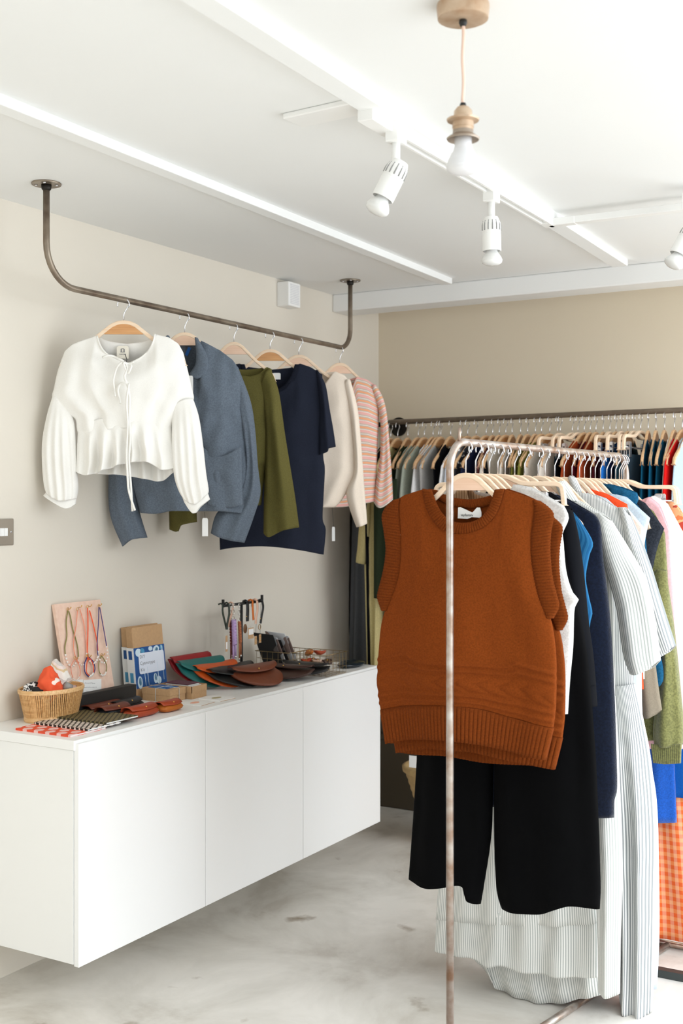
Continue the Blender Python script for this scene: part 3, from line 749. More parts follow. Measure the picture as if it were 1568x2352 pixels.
# --- cream sweater
CRM = fabric('cream_knit', (236, 222, 206), .9, 900, .35, mottle=.04)
p = PL[4]; g = thing('sweater', 'cream batwing sweater between the navy t-shirt and the striped sweater', 'sweater', (p.o.x, p.o.y, zH-.1))
cloth('body', CRM, p, p.P([(560, 880), (590, 960), (600, 1060), (600, 1160)]), p.P([(806, 880), (815, 960), (818, 1060), (815, 1095), (786, 1147), (768, 1166)]),
      p.P([(560, 880), (590, 862), (628, 852), (650, 880), (690, 905), (730, 896), (748, 880), (767, 853), (790, 862), (806, 880)]), p.P([(600, 1160), (680, 1164), (768, 1166)]),
      Tb=p.P([(560, 880), (590, 862), (628, 852), (690, 862), (767, 853), (790, 862), (806, 880)]), th=.045, nu=60, nv=60, fold=.012, k=2.6, parent=g, seed=13, top=.45)
cloth('sleeve', CRM, p, p.P([(790, 880), (806, 980), (812, 1080), (795, 1129), (803, 1170), (818, 1211)]), p.P([(804, 872), (821, 939), (829, 1020), (835, 1100), (839, 1150), (843, 1202)]), p.P([(790, 880), (797, 872), (804, 872)]), p.P([(818, 1211), (830, 1208), (843, 1202)]),
      th=.03, nu=24, nv=50, fold=.007, k=1.3, parent=g, seed=14, top=.4, off=.008)
tagcard(p, p.at(765, 1213), .012, .05, .045, g, PAPER, [p.at(762, 1166), p.at(764, 1190), p.at(765, 1210)])

# --- striped sweater
STP = bands('sunset_stripes', [(0, (233, 180, 172)), (.22, (196, 184, 172)), (.34, (240, 232, 226)), (.40, (196, 184, 172)), (.52, (236, 170, 128)), (.74, (196, 184, 172)), (.84, (240, 232, 226)), (.9, (233, 180, 172))], .036)
p = PL[5]; g = thing('striped_sweater', 'pink orange and grey striped sweater at the far end of the pipe rail', 'sweater', (p.o.x, p.o.y, zH-.1))
cloth('body', STP, p, p.P([(692, 880), (690, 960), (694, 1060), (700, 1162)]), p.P([(866, 888), (870, 940), (866, 1050), (862, 1152)]),
      p.P([(692, 880), (715, 872), (745, 868), (760, 900), (784, 914), (805, 898), (818, 866), (841, 872), (866, 888)]), p.P([(700, 1162), (777, 1165), (815, 1160), (862, 1152)]),
      Tb=p.P([(692, 880), (715, 872), (745, 868), (784, 874), (818, 866), (841, 872), (866, 888)]), th=.045, nu=50, nv=60, fold=.010, k=2.2, parent=g, seed=15, top=.45)
cloth('sleeve', STP, p, p.P([(852, 890), (872, 960), (872, 1050), (862, 1110), (858, 1155)]), p.P([(862, 884), (878, 911), (888, 951), (895, 1030), (900, 1100), (902, 1148)]), p.P([(852, 890), (857, 884), (862, 884)]), p.P([(858, 1155), (873, 1167), (902, 1148)]),
      th=.03, nu=24, nv=46, fold=.007, k=1.3, parent=g, seed=16, top=.4, off=.006)
# ================================================================== things on the worktop
ZT = zTop
EX, EY = Vector((1, 0, 0)), Vector((0, 1, 0))
# --- bamboo basket
bc = Vector((-2.693, 2.785, ZT)); bk = thing('basket', 'round bamboo basket of patterned scrunchies at the near end of the worktop', 'basket', bc)
BAM = woodmat('bamboo_slats', (222, 176, 118), (196, 144, 86)); BAM2 = woodmat('bamboo_rim', (232, 192, 140), (214, 168, 110))
SX, SY = .80, 1.09
rr = lambda z: .084+.022*(z/.1)
m = MB()
NS = 96
for k in range(NS):
    a = 2*pi*k/NS; a2 = a+.008*sin(k*5.3)
    w_ = .0022+.0005*sin(k*3.7); tx = Vector((-sin(a)*SX, cos(a)*SY, 0)).normalized()
    ndir = Vector((cos(a), sin(a), 0)); P = []
    V = []
    for z in (.014, .04, .07, .094):
        c = bc+Vector((rr(z)*cos(a2)*SX, rr(z)*sin(a2)*SY, z)); V += [c-tx*w_+ndir*.001, c+tx*w_+ndir*.001, c+tx*w_-ndir*.001, c-tx*w_-ndir*.001]
    F = []
    for i in range(3):
        for j in range(4): F.append((i*4+j, i*4+(j+1) % 4, (i+1)*4+(j+1) % 4, (i+1)*4+j))
    m.add(V, F)
sl = m.build('slats', BAM, bk, smooth=False)
MB().lathe([(.0, 0), (.086, 0), (.089, .004), (.0885, .018), (.0855, .022), (.083, .018), (.082, .006), (0, .006)], bc, 48, None, SX, SY).build('base_ring', BAM2, bk, auto=50)
MB().lathe([(.1015, .088), (.1075, .090), (.1085, .098), (.105, .103), (.1005, .100), (.1005, .090)], bc, 48, None, SX, SY).build('rim', BAM2, bk, auto=50)
MB().lathe([(.0, .008), (.074, .008), (.078, .03), (.0, .03)], bc, 24, None, SX, SY).build('bottom', BAM, bk)
OWH = blotch('orange_white_print', [(0, (238, 92, 52)), (.56, (246, 232, 222))], 16)
BWP = blotch('black_white_print', [(0, (30, 30, 32)), (.5, (232, 230, 226)), (.56, (30, 30, 32)), (.62, (232, 230, 226))], 42)
BGP = bands('cream_stripe_print', [(0, (244, 238, 230)), (.45, (226, 200, 160)), (.6, (240, 222, 214)), (.8, (214, 206, 200))], .03, tilt=30)
PKP = blotch('pink_brown_print', [(0, (150, 112, 100)), (.45, (206, 172, 160)), (.6, (110, 78, 68))], 22)
def crumple(name, c, r, sc, mat, label, cat, seed, group=None, pk=0):
    V, F = ball((0, 0, 0), 1, n=40); W_ = []
    for v in V:
        n = noise.noise(v*1.6+Vector((seed, 0, 0)))*.45+noise.noise(v*4+Vector((0, seed, 0)))*.16
        q = v*(1+n); q = Vector((q.x*sc[0], q.y*sc[1], q.z*sc[2]+pk*max(0, v.z)**5*.6)); W_.append(Vector(c)+q*r)
    uv = [(v.x, v.z) for v in W_]
    o = mesh(name, W_, F, mat, uv=uv); fix(o); return tag(o, label, cat, group)
SG = 'scrunchies in the bamboo basket'
crumple('scrunchie', bc+Vector((-.02, -.055, .092)), .040, (1, 1, .62), BWP, 'black and white maze-patterned scrunchie in the basket', 'scrunchie', 1.3, SG)
crumple('scrunchie', bc+Vector((.005, -.02, .100)), .043, (1, .95, .85), OWH, 'orange and white printed scrunchie in the middle of the basket', 'scrunchie', 4.1, SG, 1)
crumple('scrunchie', bc+Vector((-.02, .045, .108)), .046, (.9, 1, .85), BGP, 'cream and beige striped scrunchie sticking up at the right of the basket', 'scrunchie', 7.2, SG, 1)
crumple('scrunchie', bc+Vector((.03, .028, .088)), .036, (1, 1.1, .6), PKP, 'dusky pink and brown scrunchie low at the front of the basket', 'scrunchie', 9.4, SG)
o = MB().tube([bc+Vector((.062, -.006, .112)), bc+Vector((.068, .014, .100))], .012, 14).build('ribbon_roll', plain('grey_paper', (150, 146, 142), .6)); tag(o, 'small grey paper roll tucked in front of the orange scrunchie', 'paper roll')

# --- pink jewellery board in a black holder
PINKW = woodmat('pink_board', (238, 206, 186), (232, 196, 176), .4)
yA, yB = 2.883, 3.103
def brd(y, h, off=0):
    """point on the leaning board: y along the wall, h up the board"""
    t = h/.36; return Vector((lerp(-2.700, -2.776, t)+off, y, ZT+h*.978+off*.2))
bo = thing('jewellery_board', 'pale pink board leaning on the left wall with bead necklaces hooked to it', 'display board', (-2.70, (yA+yB)/2, ZT))
m = MB(); V = [brd(yA, .0), brd(yB, .0), brd(yB, .358), brd(yA, .358), brd(yA, .0, -.012), brd(yB, .0, -.012), brd(yB, .358, -.012), brd(yA, .358, -.012)]
m.add(V, [(0, 1, 2, 3), (7, 6, 5, 4), (0, 4, 5, 1), (1, 5, 6, 2), (2, 6, 7, 3), (3, 7, 4, 0)]); m.build('board', PINKW, bo, smooth=False)
GOLD = plain('gold_wire', (226, 180, 92), .3, metal=.9)
def hookpin(y, h):
    m = MB(); a = brd(y, h); m.tube([a, a+Vector((.011, 0, .001)), a+Vector((.014, 0, .006))], .0012, 6); m.add(*ball(a+Vector((.014, 0, .006)), .0022, n=8)); m.build('hook', GOLD, bo)
def bpx(px, py, off=.004):
    """board point under a pixel"""
    r = ray(px, py); a = brd(3, 0, off); n = (brd(3.1, 0)-brd(3, 0)).cross(brd(3, .3)-brd(3, 0)).normalized()
    t = (a-O).dot(n)/r.dot(n); return O+r*t
def beads(name, pts, col, r, label, pearl=None, cat='necklace', off=.005, group=None, tm=None):
    c = crv([tuple(bpx(*q, off)) for q in pts], 70)
    n = len(c); ps = int(n*pearl[0]) if pearl else n; pe = int(n*pearl[1]) if pearl else n
    o = thing(name, label, cat, Vector(c[0]), 0, group)
    m = MB(); P = [Vector(q) for q in c]
    segs = ([P[:ps+1]] if ps > 1 else [])+([P[pe:]] if pe < n-1 else [])
    for s in segs:
        f = crv([tuple(q) for q in s], max(8, int(len(s)*3)), sm=False)
        m.tube(f, [r*(1 if k % 2 else .72) for k in range(len(f))], 8)
    m.build('bead_string', plain(name+'_'+str(col), col, .45), o)
    if pearl:
        s = crv([tuple(q) for q in P[ps:pe+1]], pearl[2], sm=False); m = MB()
        for q in s: m.add(*ball(q, r*1.75 if r > .0018 else r*1.5, n=10))
        m.build('pearls', plain('pearl', (244, 238, 232), .25), o)
    ring = MB(); a = P[0]
    ring.tube([a+Vector((.0, .005*cos(t), .004+.005*sin(t))) for t in [2*pi*k/12 for k in range(13)]], .0009, 6); ring.build('clasp', GOLD, o)
    return o
NG = 'bead necklaces on the pink board'; BG = 'bead bracelets on the pink board'
for (px, py) in ((155.5, 1399), (180.5, 1395), (203, 1393), (226, 1391), (172, 1514), (202, 1509), (233, 1505)):
    q = bpx(px, py, 0); hookpin(q.y, (q.z-ZT)/.978)
beads('necklace', [(156, 1402), (152, 1430), (153.5, 1460), (149, 1488), (152, 1512), (157, 1525), (165, 1531), (174, 1523), (180, 1510), (177, 1480), (167, 1445), (162, 1418), (158, 1404)], (128, 124, 56), .0021, 'olive green bead necklace with pearls, leftmost on the pink board', (.38, .60, 9), group=NG)
beads('necklace', [(178, 1402), (175, 1435), (169, 1475), (171, 1500), (178, 1518), (188, 1528), (196, 1522), (199, 1505), (198, 1470), (192, 1430), (183, 1398)], (234, 146, 116), .0018, 'salmon pink bead necklace, second from the left on the board', (.46, .62, 7), off=.008, group=NG)
beads('necklace', [(201, 1396), (202, 1440), (201, 1480), (201.5, 1507), (208, 1520), (217, 1523), (224, 1512), (224.5, 1495), (222, 1470), (213, 1430), (205.5, 1402)], (238, 88, 34), .0023, 'bright orange bead necklace, third from the left on the board', (.46, .64, 8), off=.009, group=NG)
beads('necklace', [(227, 1394), (226, 1430), (223, 1475), (224, 1500), (229, 1515), (237, 1523), (244, 1518), (247, 1504), (244, 1480), (238, 1445), (229, 1395)], (50, 44, 112), .0019, 'navy blue bead necklace, rightmost on the pink board', (.42, .66, 9), off=.012, group=NG)
beads('bracelet', [(172, 1514), (164, 1528), (164, 1545), (170, 1560), (178, 1562), (184, 1548), (182, 1530), (174, 1515)], (236, 150, 124), .0016, 'salmon bead bracelet hanging at the lower left of the board', (.42, .62, 6), 'bracelet', .011, BG)
beads('bracelet', [(200, 1510), (194, 1525), (195, 1543), (204, 1554), (214, 1548), (218, 1535), (214, 1520), (204, 1510)], (52, 46, 120), .0021, 'dark blue bead bracelet hanging at the bottom middle of the board', (.46, .58, 5), 'bracelet', .010, BG)
beads('bracelet', [(202, 1508), (199, 1528), (199, 1545), (208, 1552), (215, 1543), (213, 1524), (206, 1512)], (238, 84, 34), .0019, 'orange bead bracelet hanging inside the dark blue one', (.50, .62, 4), 'bracelet', .013, BG)
beads('bracelet', [(233, 1507), (227, 1522), (228, 1543), (235, 1551), (242, 1547), (245, 1530), (239, 1515), (234, 1507)], (134, 128, 60), .0019, 'olive bead bracelet hanging at the lower right of the board', (.44, .60, 5), 'bracelet', .008, BG)
def card_on_board(x0, x1, yt, yb, label, lines):
    P = [bpx(x0, yt, .003), bpx(x1, yt-2.5, .003), bpx(x1, yb-2.5, .003), bpx(x0, yb, .003)]
    n = Vector((.98, 0, .2)).normalized()*.0012
    m = MB().add([q for q in P]+[q+n for q in P], [(3, 2, 1, 0), (4, 5, 6, 7), (0, 1, 5, 4), (1, 2, 6, 5), (2, 3, 7, 6), (3, 0, 4, 7)])
    o = m.build('note_card', PAPER, smooth=False); tag(o, label, 'note card')
    w_ = MB(); random.seed(x0)
    for k, (a, b) in enumerate(lines):
        yy = yt+7+k*9.5; pts = []
        for i in range(26):
            x = lerp(x0+a, x0+b, i/25); q = bpx(x, yy+1.6*sin(i*2.4)*random.random(), .0045); pts.append(q)
        for i in range(0, 24, 1):
            if i % 7 != 6: w_.tube([pts[i], pts[i+1]], .00035, 4)
    w_.build('handwriting', INK, o)
card_on_board(149, 190, 1563, 1606, 'white handwritten note card on the pink board, left of the pair', [(4, 34), (26, 40)])
card_on_board(191, 232, 1562, 1600, 'white handwritten note card on the pink board, right of the pair', [(3, 28), (3, 32), (6, 34)])
MB_ = MB(); V = []
MB_.box((-2.690, 2.86, ZT), (-2.655, 3.150, ZT+.0635))
tag(MB_.build('board_holder', plain('black_card_tray', (34, 32, 30), .6), smooth=False, bev=.002), 'low black block holding the pink board upright on the worktop', 'holder')

# --- cyanotype kit boxes
CY = blotch('cyanotype_print', [(0, (226, 236, 242)), (.33, (70, 150, 196)), (.40, (22, 84, 150)), (.62, (30, 100, 164)), (.68, (190, 220, 236))], 26)
CYD = plain('cyan_deep', (24, 82, 148), .6, nz=.15, nscale=30)
PALE = plain('cyan_pale', (206, 226, 238), .6); MID = plain('cyan_mid', (74, 150, 190), .6)
def kit(label, y0, x0, full, h=.243, w=.168, th=.032, lean=.035, seed=0):
    o = thing('kit_box', label, 'craft kit box', (x0, y0, ZT), 0, 'blue craft kit boxes leaning on the wall')
    def q(a, b, c): return Vector((x0-lean*b/h+c*.99, y0+a, ZT+b+ (0 if c > 0 else 0)-.14*min(c, 0)*0))
    def slabq(a0, a1, b0, b1, c0, c1, name, mat, par, bev=0):
        P = [q(a, b, c) for c in (c0, c1) for (a, b) in ((a0, b0), (a1, b0), (a1, b1), (a0, b1))]
        return MB().add(P, [(0, 1, 2, 3), (7, 6, 5, 4), (0, 4, 5, 1), (1, 5, 6, 2), (2, 6, 7, 3), (3, 7, 4, 0)]).build(name, mat, par, smooth=False, bev=bev)
    slabq(0, w, 0, h, -th, 0, 'box', KRAFT, o, .0015); slabq(.002, w-.001, .004, h+.003, -.005, .0012, 'lid', KRAFT, o, .001)
    b0, b1 = .035, .175
    sl = slabq(-.0012, w+.0008, b0, b1, -th-.001, .0022, 'printed_sleeve', CYD, o)
    slabq(-.0022, -.001, b0, b1, -th-.001, .002, 'sleeve_spine', PAPER, sl)
    for (bb, hh, mt) in ((.135, .030, CYD), (.055, .034, MID)): slabq(-.0030, -.002, bb, bb+hh, -th+.008, -.006, 'spine_print', mt, sl)
    def flatpoly(pts, c, name, mat, par):
        return MB().add([q(a, b, c) for a, b in pts]+[q(a, b, c+.0006) for a, b in pts],
            [tuple(range(len(pts)))[::-1], tuple(range(len(pts), 2*len(pts)))]+[(i, (i+1) % len(pts), len(pts)+(i+1) % len(pts), len(pts)+i) for i in range(len(pts))]).build(name, mat, par, smooth=False)
    # plant silhouettes of the print
    m = MB()
    for (a, lo, hi) in ((.05, .04, .1), (.066, .04, .105), (.122, .036, .12), (.150, .05, .172), (.155, .14, .17)):
        m.tube([q(a, lo, .003), q(a-.004, hi, .003)], .0012, 6)
    m.build('print_stems', PALE, sl)
    def leaf(a, b, rx, ry, mat, rot=0):
        return flatpoly([(a+rx*cos(t)*cos(rot)-ry*sin(t)*sin(rot), b+rx*cos(t)*sin(rot)+ry*sin(t)*cos(rot)) for t in [2*pi*k/14 for k in range(14)]], .0026, 'print_leaf', mat, sl)
    leaf(.104, .060, .010, .018, PALE); leaf(.105, .064, .006, .012, MID); leaf(.122, .052, .013, .014, PALE, .4); leaf(.02, .055, .013, .022, PALE); leaf(.021, .058, .008, .014, MID)
    leaf(.088, .166, .011, .008, PALE); leaf(.118, .160, .018, .013, PALE, .3); leaf(.120, .160, .009, .007, MID, .3); leaf(.022, .158, .016, .014, PALE); leaf(.043, .160, .012, .012, MID); leaf(.148, .165, .008, .009, MID)
    if full:
        a0, a1, c0, c1 = .020, .158, .083, .155; r = .008; pts = []
        for (cx, cy, s) in ((a1-r, c0+r, -90), (a1-r, c1-r, 0), (a0+r, c1-r, 90), (a0+r, c0+r, 180)):
            for k in range(5): t = radians(s+k*22.5); pts.append((cx+r*cos(t), cy+r*sin(t)))
        lb = flatpoly(pts, .0034, 'title_label', plain('label_pale_blue', (226, 232, 244), .6), sl)
        for k, s in enumerate(('DIY', 'Cyanotype', 'Kit')):
            p0 = q(.026, .137-k*.0225, .0042)
            text('title_text', s, .0165, INK, frame(p0, EY, q(0, 1, 0)-q(0, 0, 0)), lb, ext=.0001, space=1.12)
    return o
kit('kraft craft kit box with blue plant print, partly hidden behind its twin', 3.217, -2.732, False, lean=.023, th=.029)
kit('kraft box labelled DIY Cyanotype Kit with a blue plant print, in front', 3.207, -2.700, True, h=.243, lean=.025, w=.165, th=.029)

# --- leather eyewear pouches near the front edge
LEA = lambda n, c: plain(n, c, .45, nz=.14, nscale=60, bmp=.15, bscale=350)
def roll_case(px, py, ln, wd, ht, mat, matf, label, rz=0, z0=0):
    p = on_z(px, py, ZT); o = thing('leather_case', label, 'leather case', p, rz, 'small leather flap cases on the worktop')
    m = MB(); n = 24; V = []; F = []
    for j in range(13):
        t = j/12; y = (t-.5)*ln; e = (1-abs(2*t-1)**5)**.5 if 0 < t < 1 else .25
        for k in range(n):
            a = 2*pi*k/n; ca, sa = cos(a), sin(a); V.append((wd/2*(abs(ca)**.7)*(1 if ca > 0 else -1)*(.75+.25*e), y, z0+ht/2+ht/2*(abs(sa)**.75)*(1 if sa > 0 else -1)*e))
    for j in range(12):
        for k in range(n): F.append((j*n+k, j*n+(k+1) % n, (j+1)*n+(k+1) % n, (j+1)*n+k))
    F += [tuple(range(n))[::-1], tuple(12*n+k for k in range(n))]
    child(mesh('body', V, F, mat), o)
    G = []
    for j in range(13):
        t = j/12; y = (t-.5)*ln*1.02; row = []
        for k in range(14):
            s = k/13; x = lerp(-wd*.52, wd*(.30+.26*sin(pi*t)), s); row.append(Vector((x, y, z0+ht+.0025+.005*sin(pi*s)*1.0-.010*max(0, s-.75)*2-(.012 if k == 0 else 0))))
        G.append(row)
    f = child(MB().sheet(G).build('flap', matf, solid=.0025), o)
    child(MB().add(*ball((wd*.36, 0, z0+ht+.004), .0032, n=10)).build('stud', GOLD), f)
    return o
BLK = LEA('black_leather', (20, 20, 22)); NVL = LEA('navy_leather', (14, 22, 30)); BRN = LEA('brown_leather', (110, 50, 32)); TAN = LEA('rust_leather', (170, 66, 30)); MUS = LEA('mustard_leather', (190, 104, 26)); DBR = LEA('dark_brown_leather', (66, 42, 34))
roll_case(238, 1636, .15, .06, .024, DBR, BRN, 'dark leather case with a brown flap lying behind the navy case')
roll_case(292, 1629, .13, .055, .026, BLK, BLK, 'black leather case with stud, behind the rust one', .1)
roll_case(262, 1644, .12, .055, .028, NVL, BRN, 'navy leather case with brown flap, left of the rust case')
roll_case(324, 1645, .125, .058, .028, TAN, TAN, 'rust red leather case nearest the front edge')
roll_case(388, 1633, .095, .054, .027, MUS, TAN, 'mustard leather case beside the rust one')

# --- notebooks
def notebook(x0, x1, y0, y1, z, mat, label):
    o = thing('notebook', label, 'notebook', ((x0+x1)/2, (y0+y1)/2, ZT+z), 0, 'thin patterned notebooks at the near end')
    MB().box((x0+.001, y0+.0005, ZT+z+.0006), (x1-.001, y1-.001, ZT+z+.0052)).build('pages', PAPER, o, smooth=False)
    m = MB(); m.box((x0, y0, ZT+z+.005), (x1, y1, ZT+z+.0062)); m.box((x0, y0, ZT+z), (x1, y1, ZT+z+.0008)); m.box((x0, y0-.0008, ZT+z), (x1, y0, ZT+z+.0062))
    m.build('cover', mat, o, smooth=False)
def tri(name, c1, c2, n, sh=0):
    m, N, L, b = newmat(name); b.inputs['Roughness'].default_value = .6
    sep = N.new('ShaderNodeSeparateXYZ'); L.new(coord(N, L, 'Object', (n, n, n)), sep.inputs[0])
    def M(op, a, bb):
        q = N.new('ShaderNodeMath'); q.operation = op
        for i, v in enumerate((a, bb)):
            if v is None: continue
            if isinstance(v, (int, float)): q.inputs[i].default_value = v
            else: L.new(v, q.inputs[i])
        return q.outputs[0]
    fx = M('FRACT', sep.outputs[0], None); fy = M('FRACT', M('MULTIPLY', sep.outputs[1], 1.3), None)
    fl = M('MODULO', M('FLOOR', M('MULTIPLY', sep.outputs[1], 1.3), None), 2)
    fx2 = M('FRACT', M('ADD', sep.outputs[0], M('MULTIPLY', fl, .5)), None)
    g_ = M('GREATER_THAN', M('ADD', M('ABSOLUTE', M('SUBTRACT', fx2, .5), None), M('MULTIPLY', M('ABSOLUTE', M('SUBTRACT', fy, .5), None), .4)), .34)
    mx = N.new('ShaderNodeMix'); mx.data_type = 'RGBA'; mx.inputs[6].default_value = lin(c1); mx.inputs[7].default_value = lin(c2)
    L.new(g_, mx.inputs[0]); L.new(mx.outputs[2], b.inputs['Base Color']); return m
notebook(-2.652, -2.432, 2.592, 2.745, 0, tri('pink_orange_tiles', (243, 196, 190), (232, 80, 46), 22), 'pink notebook with orange shapes, nearest the front corner')
notebook(-2.648, -2.430, 2.665, 2.812, .0062, tri('cream_black_tiles', (236, 222, 210), (40, 34, 28), 56), 'cream notebook with black geometric pattern, middle of three')
notebook(-2.645, -2.430, 2.745, 2.892, .0124, tri('olive_gold_tiles', (124, 112, 72), (52, 45, 26), 60), 'olive and gold patterned notebook, topmost of three')

# --- small kraft boxes, cards
def small_box(x0, x1, y0, y1, h, label, opened=False):
    o = thing('gift_box', label, 'cardboard box', ((x0+x1)/2, (y0+y1)/2, ZT), 0, 'small kraft boxes on the worktop')
    MB().box((x0, y0, ZT), (x1, y1, ZT+h*.55)).build('box_base', KRAFT, o, smooth=False, bev=.001)
    if not opened:
        l = MB().box((x0-.0015, y0-.0015, ZT+h*.5), (x1+.0015, y1+.0015, ZT+h)).build('lid', KRAFT, o, smooth=False, bev=.001)
        MB().box((x0+.015, y0+.01, ZT+h), (x1-.02, y1-.01, ZT+h+.0012)).build('printed_paper', CY, l, smooth=False)
        for (k, s) in ((0, .5), (1, .55)):
            m = MB(); e = .0012
            if k: m.tube([(x1+.003, lerp(y0, y1, s), ZT), (x1+.003, lerp(y0, y1, s), ZT+h+e), (x0-.003, lerp(y0, y1, s), ZT+h+e)], .0012, 6)
            else: m.tube([(lerp(x0, x1, s), y0-.003, ZT), (lerp(x0, x1, s), y0-.003, ZT+h+e), (lerp(x0, x1, s), y1+.003, ZT+h+e)], .0012, 6)
            m.build('twine', plain('grey_twine', (196, 200, 200), .8), o)
    else:
        m = MB(); a, b, c, d = x0-.0015, x1+.0015, y0-.0015, y1+.0015; t = .002; z0, z1 = ZT+h*.5, ZT+h
        m.box((a, c, z0), (b, c+t, z1)); m.box((a, d-t, z0), (b, d, z1)); m.box((a, c, z0), (a+t, d, z1)); m.box((b-t, c, z0), (b, d, z1))
        m.build('tray', KRAFT, o, smooth=False)
    return o
small_box(-2.675, -2.555, 3.205, 3.290, .044, 'small closed kraft box tied with grey twine, by the blue kit boxes')
small_box(-2.675, -2.535, 3.300, 3.385, .044, 'small open kraft box holding a stack of cards', True)
for k in range(7):
    z = ZT+.026+k*.0035; o = MB().box((-2.660+.003*(k % 3), 3.306, z), (-2.555+.005*sin(k*2), 3.375-.004*(k % 2), z+.0022)).build('gift_card', PAPER if k % 3 else plain('aubergine_card', (92, 44, 62), .6), smooth=False)
    tag(o, ('pale' if k % 3 else 'aubergine')+' card in the open kraft box, '+('bottom', 'second', 'third', 'fourth', 'fifth', 'sixth', 'top')[k]+' of the stack', 'card', 'cards in the open kraft box')
def card(px, py, lx, ly, rz, label, mark, n=1):
    p = on_z(px, py, ZT); o = thing('greeting_card', label, 'greeting card', p, rz)
    child(MB().box((-lx/2, -ly/2, 0), (lx/2, ly/2, .0018*n)).build('card', PAPER, smooth=False), o)
    child(MB().box((-lx/2+.002, -ly/2+.002, -.0001), (lx/2+.003, ly/2+.003, .0006)).build('envelope', KRAFT, smooth=False), o)
    child(MB().lathe([(0, .0005), (.022, .0004), (.022, 0), (0, 0)], (0, 0, .0018*n), 24, None, .6, 1).build('printed_shape', mark, smooth=False), o)
card(447, 1615, .10, .085, .1, 'white card with a peach oval lying by the front edge', plain('peach_print', (236, 176, 150), .6))
card(497, 1605, .095, .08, -.05, 'white card with a faint olive print, beside the brown pouch', plain('olive_print', (178, 168, 128), .6), 2)

# --- felt and leather pouches fanned along the worktop
def pouch(px0, py0, px1, py1, zf, B_, mat, label, mflap=None, drop=.06, bul=.016, bend=0, stud=False, xf=None, flap=.55, edge=None, pw=.5, ab=None):
    """half-moon pouch: straight fold between two pixels on the plane z = top + zf, rounded edge towards the room"""
    a = on_z(px0, py0, ZT+zf); b = on_z(px1, py1, ZT+zf)
    if xf is not None: a.x = b.x = xf
    if ab: a, b = Vector(ab[0]), Vector(ab[1])
    o = thing('pouch', label, 'pouch', ((a.x+b.x)/2, (a.y+b.y)/2, ZT), 0, 'curved flap pouches fanned along the worktop')
    ax = (b-a); ln = ax.length; ax.normalize(); out = Vector((ax.y, -ax.x, 0)); 
    dn = (out*sqrt(max(0, 1-(drop/B_)**2))-UZ*(drop/B_)).normalized(); nn = ax.cross(dn)*-1
    if nn.z < 0: nn = -nn
    def pt(u, v, w): 
        bw = B_*(max(0, sin(pi*(u*.92+.04)))**pw)
        q = a+ax*(u*ln)+dn*(v*bw)+nn*w
        q.z = max(q.z, ZT+.0012+.0012*(1-v)); return q
    for nm, sg, v1, mt in (('back_panel', -1, 1, mat), ('front_panel', .35, 1, mat)):
        G = [[pt(i/28, j/16*v1, sg*bul*sin(pi*min(1, j/16*v1))**.8*sin(pi*i/28)**.3) for j in range(17)] for i in range(29)]
        MB().sheet(G).build(nm, mt, o, solid=.003)
    G = [[pt(i/28, j/12*flap, bul*(.45+.5*sin(pi*j/12*.8))+.0045) for j in range(13)] for i in range(29)]
    f = MB().sheet(G).build('flap', mflap or mat, o, solid=.003)
    if stud: MB().add(*ball(pt(.45, flap*.85, bul*.9+.009), .003, n=10)).build('stud', GOLD, f)
    return o
RED = LEA('red_suede', (158, 22, 30)); TEAL = LEA('teal_suede', (22, 104, 100)); ORG = LEA('orange_suede', (206, 86, 22)); BKS = LEA('black_suede', (17, 18, 18)); CHO = LEA('chestnut_suede', (118, 60, 36))
pouch(385, 1514, 472, 1500, .109, .13, RED, 'red suede pouch, leftmost of the fanned pouches', drop=.100)
pouch(403, 1524, 502, 1510, .096, .135, TEAL, 'teal suede pouch between the red and orange ones', drop=.088)
pouch(439, 1535, 530, 1520, .077, .140, ORG, 'orange suede pouch between the teal and black ones', drop=.070)
pouch(471, 1544, 566, 1524, .064, .142, BKS, 'black suede pouch behind the chestnut one', drop=.058)
pouch(520, 1542, 620, 1527, .060, .140, CHO, 'large chestnut pouch with a curved flap and brass stud', drop=.050, bul=.022, stud=True, flap=.5, pw=.42)
pouch(628, 1524, 700, 1516, .036, .105, DBR, 'dark brown flat pouch with two brass studs, right of the chestnut one', drop=.030, bul=.017, stud=True, flap=.45, ab=((-2.61, 3.885, ZT+.042), (-2.405, 3.90, ZT+.042)))
pouch(668, 1520, 730, 1512, .036, .085, BLK, 'black leather pouch in front of the wire basket', drop=.026, bul=.016, stud=True, flap=.6, ab=((-2.575, 3.955, ZT+.046), (-2.375, 3.965, ZT+.046)))
# dark pouch by the far end
p_ = on_z(806, 1531, ZT)
V, F = ball((0, 0, 0), 1, n=28)
o = mesh('folded_wallet', [p_+Vector((v.x*.045, v.y*.085, .012+max(-.0118, v.z*.014*(1+.4*noise.noise(v*3))))) for v in V], F, plain('dark_petrol_wrap', (22, 34, 42), .25, nz=.3, nscale=40)); tag(o, 'dark petrol blue wrapped wallet at the far end of the worktop', 'wallet')

